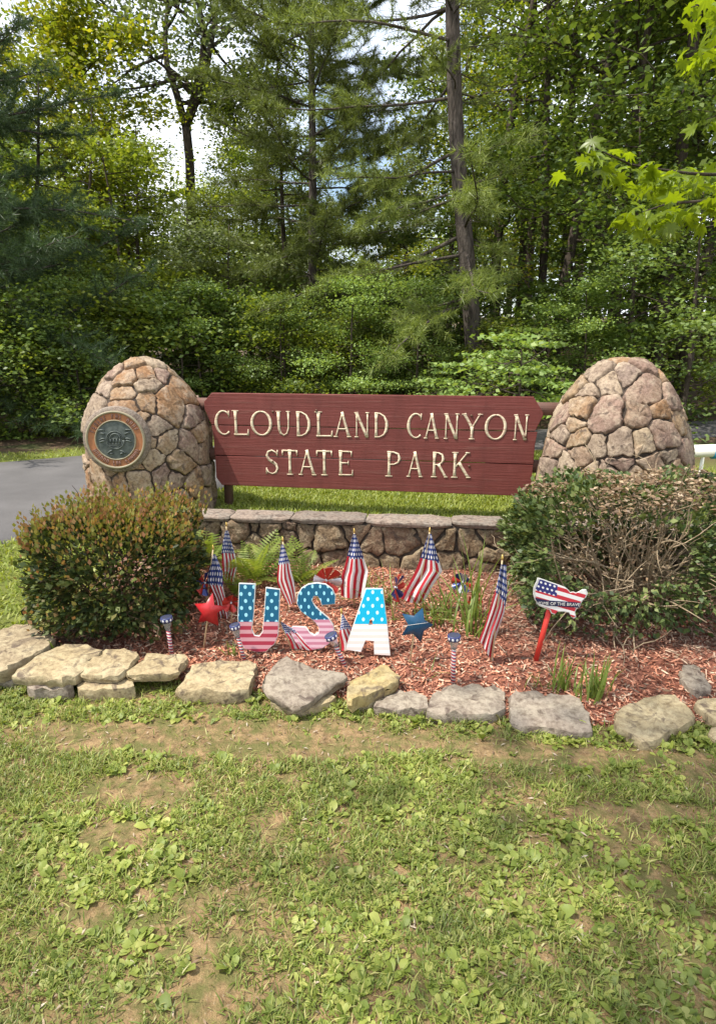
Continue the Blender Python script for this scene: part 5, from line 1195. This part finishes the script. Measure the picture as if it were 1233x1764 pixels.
def blade(rng, L, w, bend, n=7):
    t = np.linspace(0, 1, n); x = bend * L * t ** 2.2; z = L * t * (1 - 0.35 * min(1.2, bend) * t); wd = w * np.interp(t, [0, .2, .7, 1], [.7, 1, .7, .05])
    V = np.concatenate([np.stack([x, -wd, z + wd * .25], -1), np.stack([x, 0 * t, z], -1), np.stack([x, wd, z + wd * .25], -1)])
    Q = [(r * n + a, r * n + a + 1, (r + 1) * n + a + 1, (r + 1) * n + a) for r in range(2) for a in range(n - 1)]
    return mk_mesh('blade', V, Q, mats=[M['iris']], smooth=True)
def clump(label, px, py, L, w, n, bend, spread, seed, cat='plant', lean=0.12):
    rng = np.random.default_rng(seed); root = thing('strap_leaf_plant', label, cat, bedp(px, py)); ms = [blade(rng, L * s_, w, bend * b_) for s_, b_ in ((1, .5), (.8, 1), (.65, 1.5), (.9, .25))]
    for k_ in range(n):
        o = link('blade', ms[k_ % 4], root, (rng.normal(0, spread), rng.normal(0, spread * .6), -0.01)); s_ = rng.uniform(.6, 1.1); o.scale = (1, 1, s_)
        o.rotation_euler = (rng.normal(0, lean), rng.normal(0, lean), rng.uniform(0, 6.28))
clump('tall strap-leaved clump arching in front of the wall beside the hanging flag', 815, 1092, 0.58, 0.006, 34, .5, .05, 311)
clump('yellow-green grassy clump behind the blue star', 755, 1070, 0.28, 0.004, 70, .9, .08, 312, lean=.3)
clump('arching grassy clump between two flags at the foot of the wall', 655, 1040, 0.26, 0.0035, 50, 1.2, .07, 313, lean=.25)
clump('upright strap-leaved clump at the mulch edge behind the broad slab', 1022, 1190, 0.25, 0.005, 44, .35, .04, 314)
clump('narrow strap-leaved clump below the map-shaped sign', 966, 1178, 0.24, 0.0045, 18, .35, .02, 315)
clump('sparse thin leaves beside the stake of the map-shaped sign', 935, 1178, 0.14, 0.003, 10, .6, .03, 316)
clump('small grass tuft between the red-tipped shrub and the stacked edging', 100, 1120, 0.14, 0.0035, 14, .6, .03, 317)
clump('thin grass tuft between the red star and the letter U', 402, 1118, 0.12, 0.003, 12, .8, .02, 318)
clump('thin arching grass leaves beside the letter S pinwheel', 535, 1036, 0.16, 0.003, 16, 1.1, .05, 319, lean=.25)
clump('few dry grass leaves between the blue star and the solar light', 755, 1150, 0.10, 0.0025, 9, 1.4, .05, 320, lean=.4)

# ------------------------------------------------------------------ lawn: grass, weeds and litter
def in_view_mask(x, y): return np.abs(x) < 1.6 + 0.66 * np.maximum(y, 0.3)
def bare_amount(x, y):
    b = 0 * x
    for px, py, rx, ry in ((330, 1268, 0.62, 0.11), (560, 1285, 0.42, 0.075), (245, 1360, 0.17, 0.08), (200, 1440, 0.11, 0.07), (760, 1285, 0.26, 0.04), (960, 1305, 0.30, 0.06), (160, 1580, 0.05, 0.06), (1090, 1400, 0.2, 0.04)):
        p = PZ(px, py, 0); b = np.maximum(b, 1 - (((x - p.x) / rx) ** 2 + ((y - p.y) / ry) ** 2) * 0.6 - 1.1 * (fbm(x * 7, y * 7, 71) - .45))
    return np.clip(b, 0, 1)
def grass(name, x, y, L, w, mat, seed, flat=0.6):
    rng = np.random.default_rng(seed); n = len(x); z = ground_z(x, y); a = rng.uniform(0, 2 * np.pi, n); Ls = L * rng.uniform(0.5, 1.35, n); le = np.abs(rng.normal(flat, .35, n))
    d = np.stack([np.cos(a) * np.sin(le), np.sin(a) * np.sin(le), np.cos(le)], -1); d2 = d + np.stack([np.cos(a), np.sin(a), -0.7 + 0 * a], -1) * 0.45; d2 /= np.linalg.norm(d2, axis=1)[:, None]
    s = np.stack([-np.sin(a), np.cos(a), rng.normal(0, .3, n)], -1) * (w * rng.uniform(.7, 1.3, n))[:, None]
    p0 = np.stack([x, y, z - 0.003], -1); p1 = p0 + d * (Ls * .55)[:, None]; p2 = p1 + d2 * (Ls * .5)[:, None]
    V = np.stack([p0 - s * .7, p0 + s * .7, p1 + s, p1 - s, p2], 1).reshape(-1, 3); k5 = np.arange(n)[:, None] * 5
    return mk_mesh(name, V, (k5 + np.array([0, 1, 2, 3])), (k5 + np.array([3, 2, 4])), [mat])
rng = np.random.default_rng(401)
n = 430000; x = rng.uniform(-2.9, 3.1, n); y = 0.55 + (rng.uniform(0, 1, n) ** 0.8) * 2.2
dn = fbm(x * 15, y * 15, 12) * 0.55 + fbm(x * 4.0, y * 4.0, 14) * 0.3 + fbm(x * 1.7, y * 1.7, 33) * 0.15 - 0.50 * bare_amount(x, y)
keep = (y < bed_front(x) - 0.02) & in_view_mask(x, y) & (rng.uniform(0, 1, n) < np.clip((dn - 0.375) * 3.2, 0.03, 1))
o = link('lawn_grass', grass('lawn_grass', x[keep], y[keep], 0.036, 0.0016, M['grass'], 1, 0.75), kind='stuff'); tag(o, 'patchy short grass in front of the stone edging', 'grass')
xs_, ys_ = [], []
for x0, x1, y0, y1, m in ((-7, -1.6, 1.2, 5.2, 36000), (-1.9, 3.2, 4.15, 9.0, 80000), (-9, -2.5, 7.0, 10.5, 12000), (1.9, 4.5, 2.2, 8.5, 12000)):
    a_ = rng.uniform(x0, x1, m); b_ = rng.uniform(y0, y1, m); ok = ((b_ < road_near(a_) - 0.03) | (b_ > road_far(a_) + .06)) & ((a_ < -1.68) | (b_ > wall_y(a_) + .36) | (a_ > 2.35)) & (b_ < road_far(a_) + 1.1)
    ok &= np.hypot(a_ + 1.93, b_ - 5.72) > .6; ok &= np.hypot(a_ - 2.125, b_ - 5.02) > .64
    xs_.append(a_[ok]); ys_.append(b_[ok])
x, y = np.concatenate(xs_), np.concatenate(ys_)
o = link('mown_grass', grass('mown_grass', x, y, 0.055, 0.005, M['lawn_far'], 2), kind='stuff'); tag(o, 'bright mown grass beside the road and behind the wall', 'grass')

# broad-leaved weeds in rosettes
def rosettes(cx, cyv, size, n_leaf, seed, zadd=0.0, up=0.35):
    rng = np.random.default_rng(seed); G = Geo(); m = len(cx); k_ = np.repeat(np.arange(m), n_leaf); n = len(k_)
    a = rng.uniform(0, 2 * np.pi, n); L = (size[k_]) * rng.uniform(.6, 1.25, n); el = np.abs(rng.normal(up, .25, n)); w = L * rng.uniform(.18, .40, n)
    out = np.stack([np.cos(a), np.sin(a), 0 * a], -1); sd = np.stack([-np.sin(a), np.cos(a), rng.normal(0, .25, n)], -1)
    p0 = np.stack([cx[k_] + rng.normal(0, .006, n), cyv[k_] + rng.normal(0, .006, n), 0 * a], -1); p0[:, 2] = ground_z(p0[:, 0], p0[:, 1]) + zadd
    e = lambda t, dz: p0 + out * (L * t * np.cos(el))[:, None] + np.array((0, 0, 1)) * (L * t * np.sin(el) - L * dz)[:, None]
    b0, m1, m2, tp = e(.25, 0), e(.5, .02), e(.8, .10), e(1.05, .24)
    cu = np.array((0, 0, 1)) * (w * .25)[:, None]
    V = np.stack([p0, b0 + sd * (w * .6)[:, None] + cu * .6, m1 + sd * w[:, None] + cu, m2 + sd * (w * .75)[:, None] + cu, tp, m2 - sd * (w * .75)[:, None] + cu, m1 - sd * w[:, None] + cu, b0 - sd * (w * .6)[:, None] + cu * .6, m1, m2], 1).reshape(-1, 3)
    kk = np.arange(n)[:, None] * 10
    G.add(V, np.concatenate([kk + np.array(q) for q in ([1, 2, 8, 0], [2, 3, 9, 8], [0, 8, 6, 7], [8, 9, 5, 6])]), np.concatenate([kk + np.array(q) for q in ([3, 4, 9], [9, 4, 5])]))
    return G
n = 19000; x = rng.uniform(-2.8, 3.0, n); y = 0.55 + (rng.uniform(0, 1, n) ** 0.85) * 2.1
dn = fbm(x * 3.2, y * 3.2, 55) - 0.5 * bare_amount(x, y); keep = (y < bed_front(x) - 0.03) & in_view_mask(x, y) & (rng.uniform(0, 1, n) < np.clip((dn - .38) * 4.5, .02, 1))
x, y = x[keep], y[keep]
G = rosettes(x, y, rng.uniform(.009, .033, len(x)) * rng.choice([.8, 1, 1.25], len(x)), 5, 9, up=.45)
o = link('broadleaf_weeds', G.mesh('broadleaf_weeds', [M['weed']], True), kind='stuff'); tag(o, 'low broad-leaved weeds mixed into the patchy lawn', 'weeds')
# weeds along the edging
ex = rng.uniform(-1.7, 1.6, 260); ey = bed_front(ex) - np.abs(rng.normal(.10, .035, 260)); ok = fbm(ex * 4, ey * 4, 61) > .45; ex, ey = ex[ok], ey[ok]
G = rosettes(ex, ey, rng.uniform(.02, .045, len(ex)), 6, 10, up=.7); o = link('edging_weeds', G.mesh('edging_weeds', [M['weed']], True), kind='stuff'); tag(o, 'weeds growing along the foot of the stone edging', 'weeds')
# dead leaves, twigs
n = 2600; x = rng.uniform(-2, 2, n); y = rng.uniform(.6, 2.6, n); keep = y < bed_front(x) - .02; x, y = x[keep], y[keep]
F = Geo(); F.add(*leaf_quads(rng, np.stack([x, y, ground_z(x, y) + .006], -1), 0.022, droop=0, tilt=.25, width=.12)); o = link('leaf_litter', F.mesh('leaf_litter', [M['dry']]), kind='stuff'); tag(o, 'dry leaf scraps scattered over the patchy lawn', 'leaves')

# ------------------------------------------------------------------ overhanging maple branch
rng = np.random.default_rng(501)
out = []
for a, r in ((-90, .12), (-60, .38), (-38, .50), (-22, .36), (-8, .62), (8, .86), (20, .56), (38, .50), (52, .70), (62, .98), (72, .60), (80, .56), (90, 1.05), (100, .56), (108, .60), (118, .98), (128, .70), (142, .50), (160, .56), (172, .86), (188, .62), (202, .36), (218, .50), (240, .38)):
    out.append((r * math.cos(math.radians(a)) * .58, r * math.sin(math.radians(a)) * .58 + .1))
def maple_leaf(cup, twist):
    V = [(0, .12, 0)] + [(x_, y_, -cup * (x_ * x_ + (y_ - .1) ** 2) + twist * x_ * y_) for x_, y_ in out]; n = len(out)
    V += [(-.008, .05, 0), (.008, .05, 0), (0.0, -.35, .05)]
    return mk_mesh('leaf', V, tris=[(0, 1 + k_, 1 + (k_ + 1) % n) for k_ in range(n)] + [(n + 1, n + 3, n + 2)], mats=[M['maple_leaf']])
LM = [maple_leaf(.5, .2), maple_leaf(.9, -.3), maple_leaf(.25, .5)]
mt = thing('maple_tree', 'overhanging maple with large bright yellow-green lobed leaves', 'tree', (4.3, 4.2, 0))
MO = Vector((4.3, 4.2, 0))
tr = path((0, 0, -.2), (0, 0, 1), 7.0, 8, rng, .03); V, Qs, Ts = tube(tr, np.linspace(.16, .05, len(tr)), 10); link('trunk', mk_mesh('trunk', V, Qs, Ts, [M['bark']], True), mt)
CR = broadleaf(59, 6.8, 3.4, 1.5, 14, 5, 3, 22, 0.10, 0.04, M['bark'], M['maple_leaf'], flat=.4)
link('crown', CR[1], mt, kind='stuff')
def branch(pts, leaves, spread, r0=.012):
    P3 = np.array([np.array(p - MO) for p in pts]); t = np.linspace(0, 1, 14); d = np.linspace(0, 1, len(P3)); Pq = np.stack([np.interp(t, d, P3[:, i]) for i in range(3)], -1)
    V, Qs, Ts = tube(Pq, np.linspace(r0, .002, 14), 6, False); link('branch', mk_mesh('branch', V, Qs, Ts, [M['bark']], True), mt)
    for k_ in range(leaves):
        tt = 0.30 + 0.70 * rng.uniform() ** .8; p, tn = at(Pq, min(tt, .999)); q = p + np.array((rng.normal(0, spread), rng.normal(0, spread), rng.normal(-.035, spread * .55)))
        o = link('leaf', LM[k_ % 3], mt, q); s_ = rng.uniform(.07, .125); o.scale = (s_, s_, s_)
        o.rotation_euler = (rng.normal(-.55, .45), rng.normal(0, .45), rng.uniform(0, 6.28))
start = Vector((4.25, 4.2, 2.9))
branch([start, PY(1330, 300, 3.2), PY(1200, 300, 3.05), PY(1090, 285, 3.0), PY(1015, 250, 2.95)], 60, .05)
branch([start, PY(1320, 330, 3.1), PY(1220, 345, 3.0), PY(1150, 350, 2.9), PY(1105, 365, 2.85)], 66, .06)
branch([start, PY(1300, 300, 3.3), PY(1220, 300, 3.3), PY(1140, 310, 3.25)], 50, .07)
s2 = Vector((4.25, 4.2, 4.3))
branch([s2, PY(1330, 60, 3.3), PY(1250, 70, 3.2), PY(1205, 95, 3.15)], 46, .06)
branch([s2, PY(1320, 0, 3.3), PY(1250, -10, 3.2), PY(1190, 12, 3.2)], 22, .05)
branch([s2, PY(1330, 180, 3.3), PY(1260, 190, 3.2), PY(1215, 205, 3.2)], 14, .05)

# ------------------------------------------------------------------ unseen tree behind the camera, added so its thin crown dapples the lawn
SHT = broadleaf(60, 14.0, 9.8, 1.9, 16, 6, 3, 20, 0.13, 0.14, M['bark'], M['leaf_mid'], flat=.4)
place_tree('added_shade_tree', 'tall thin-crowned tree added out of view to shade the lawn', SHT, -3.25, -1.0)
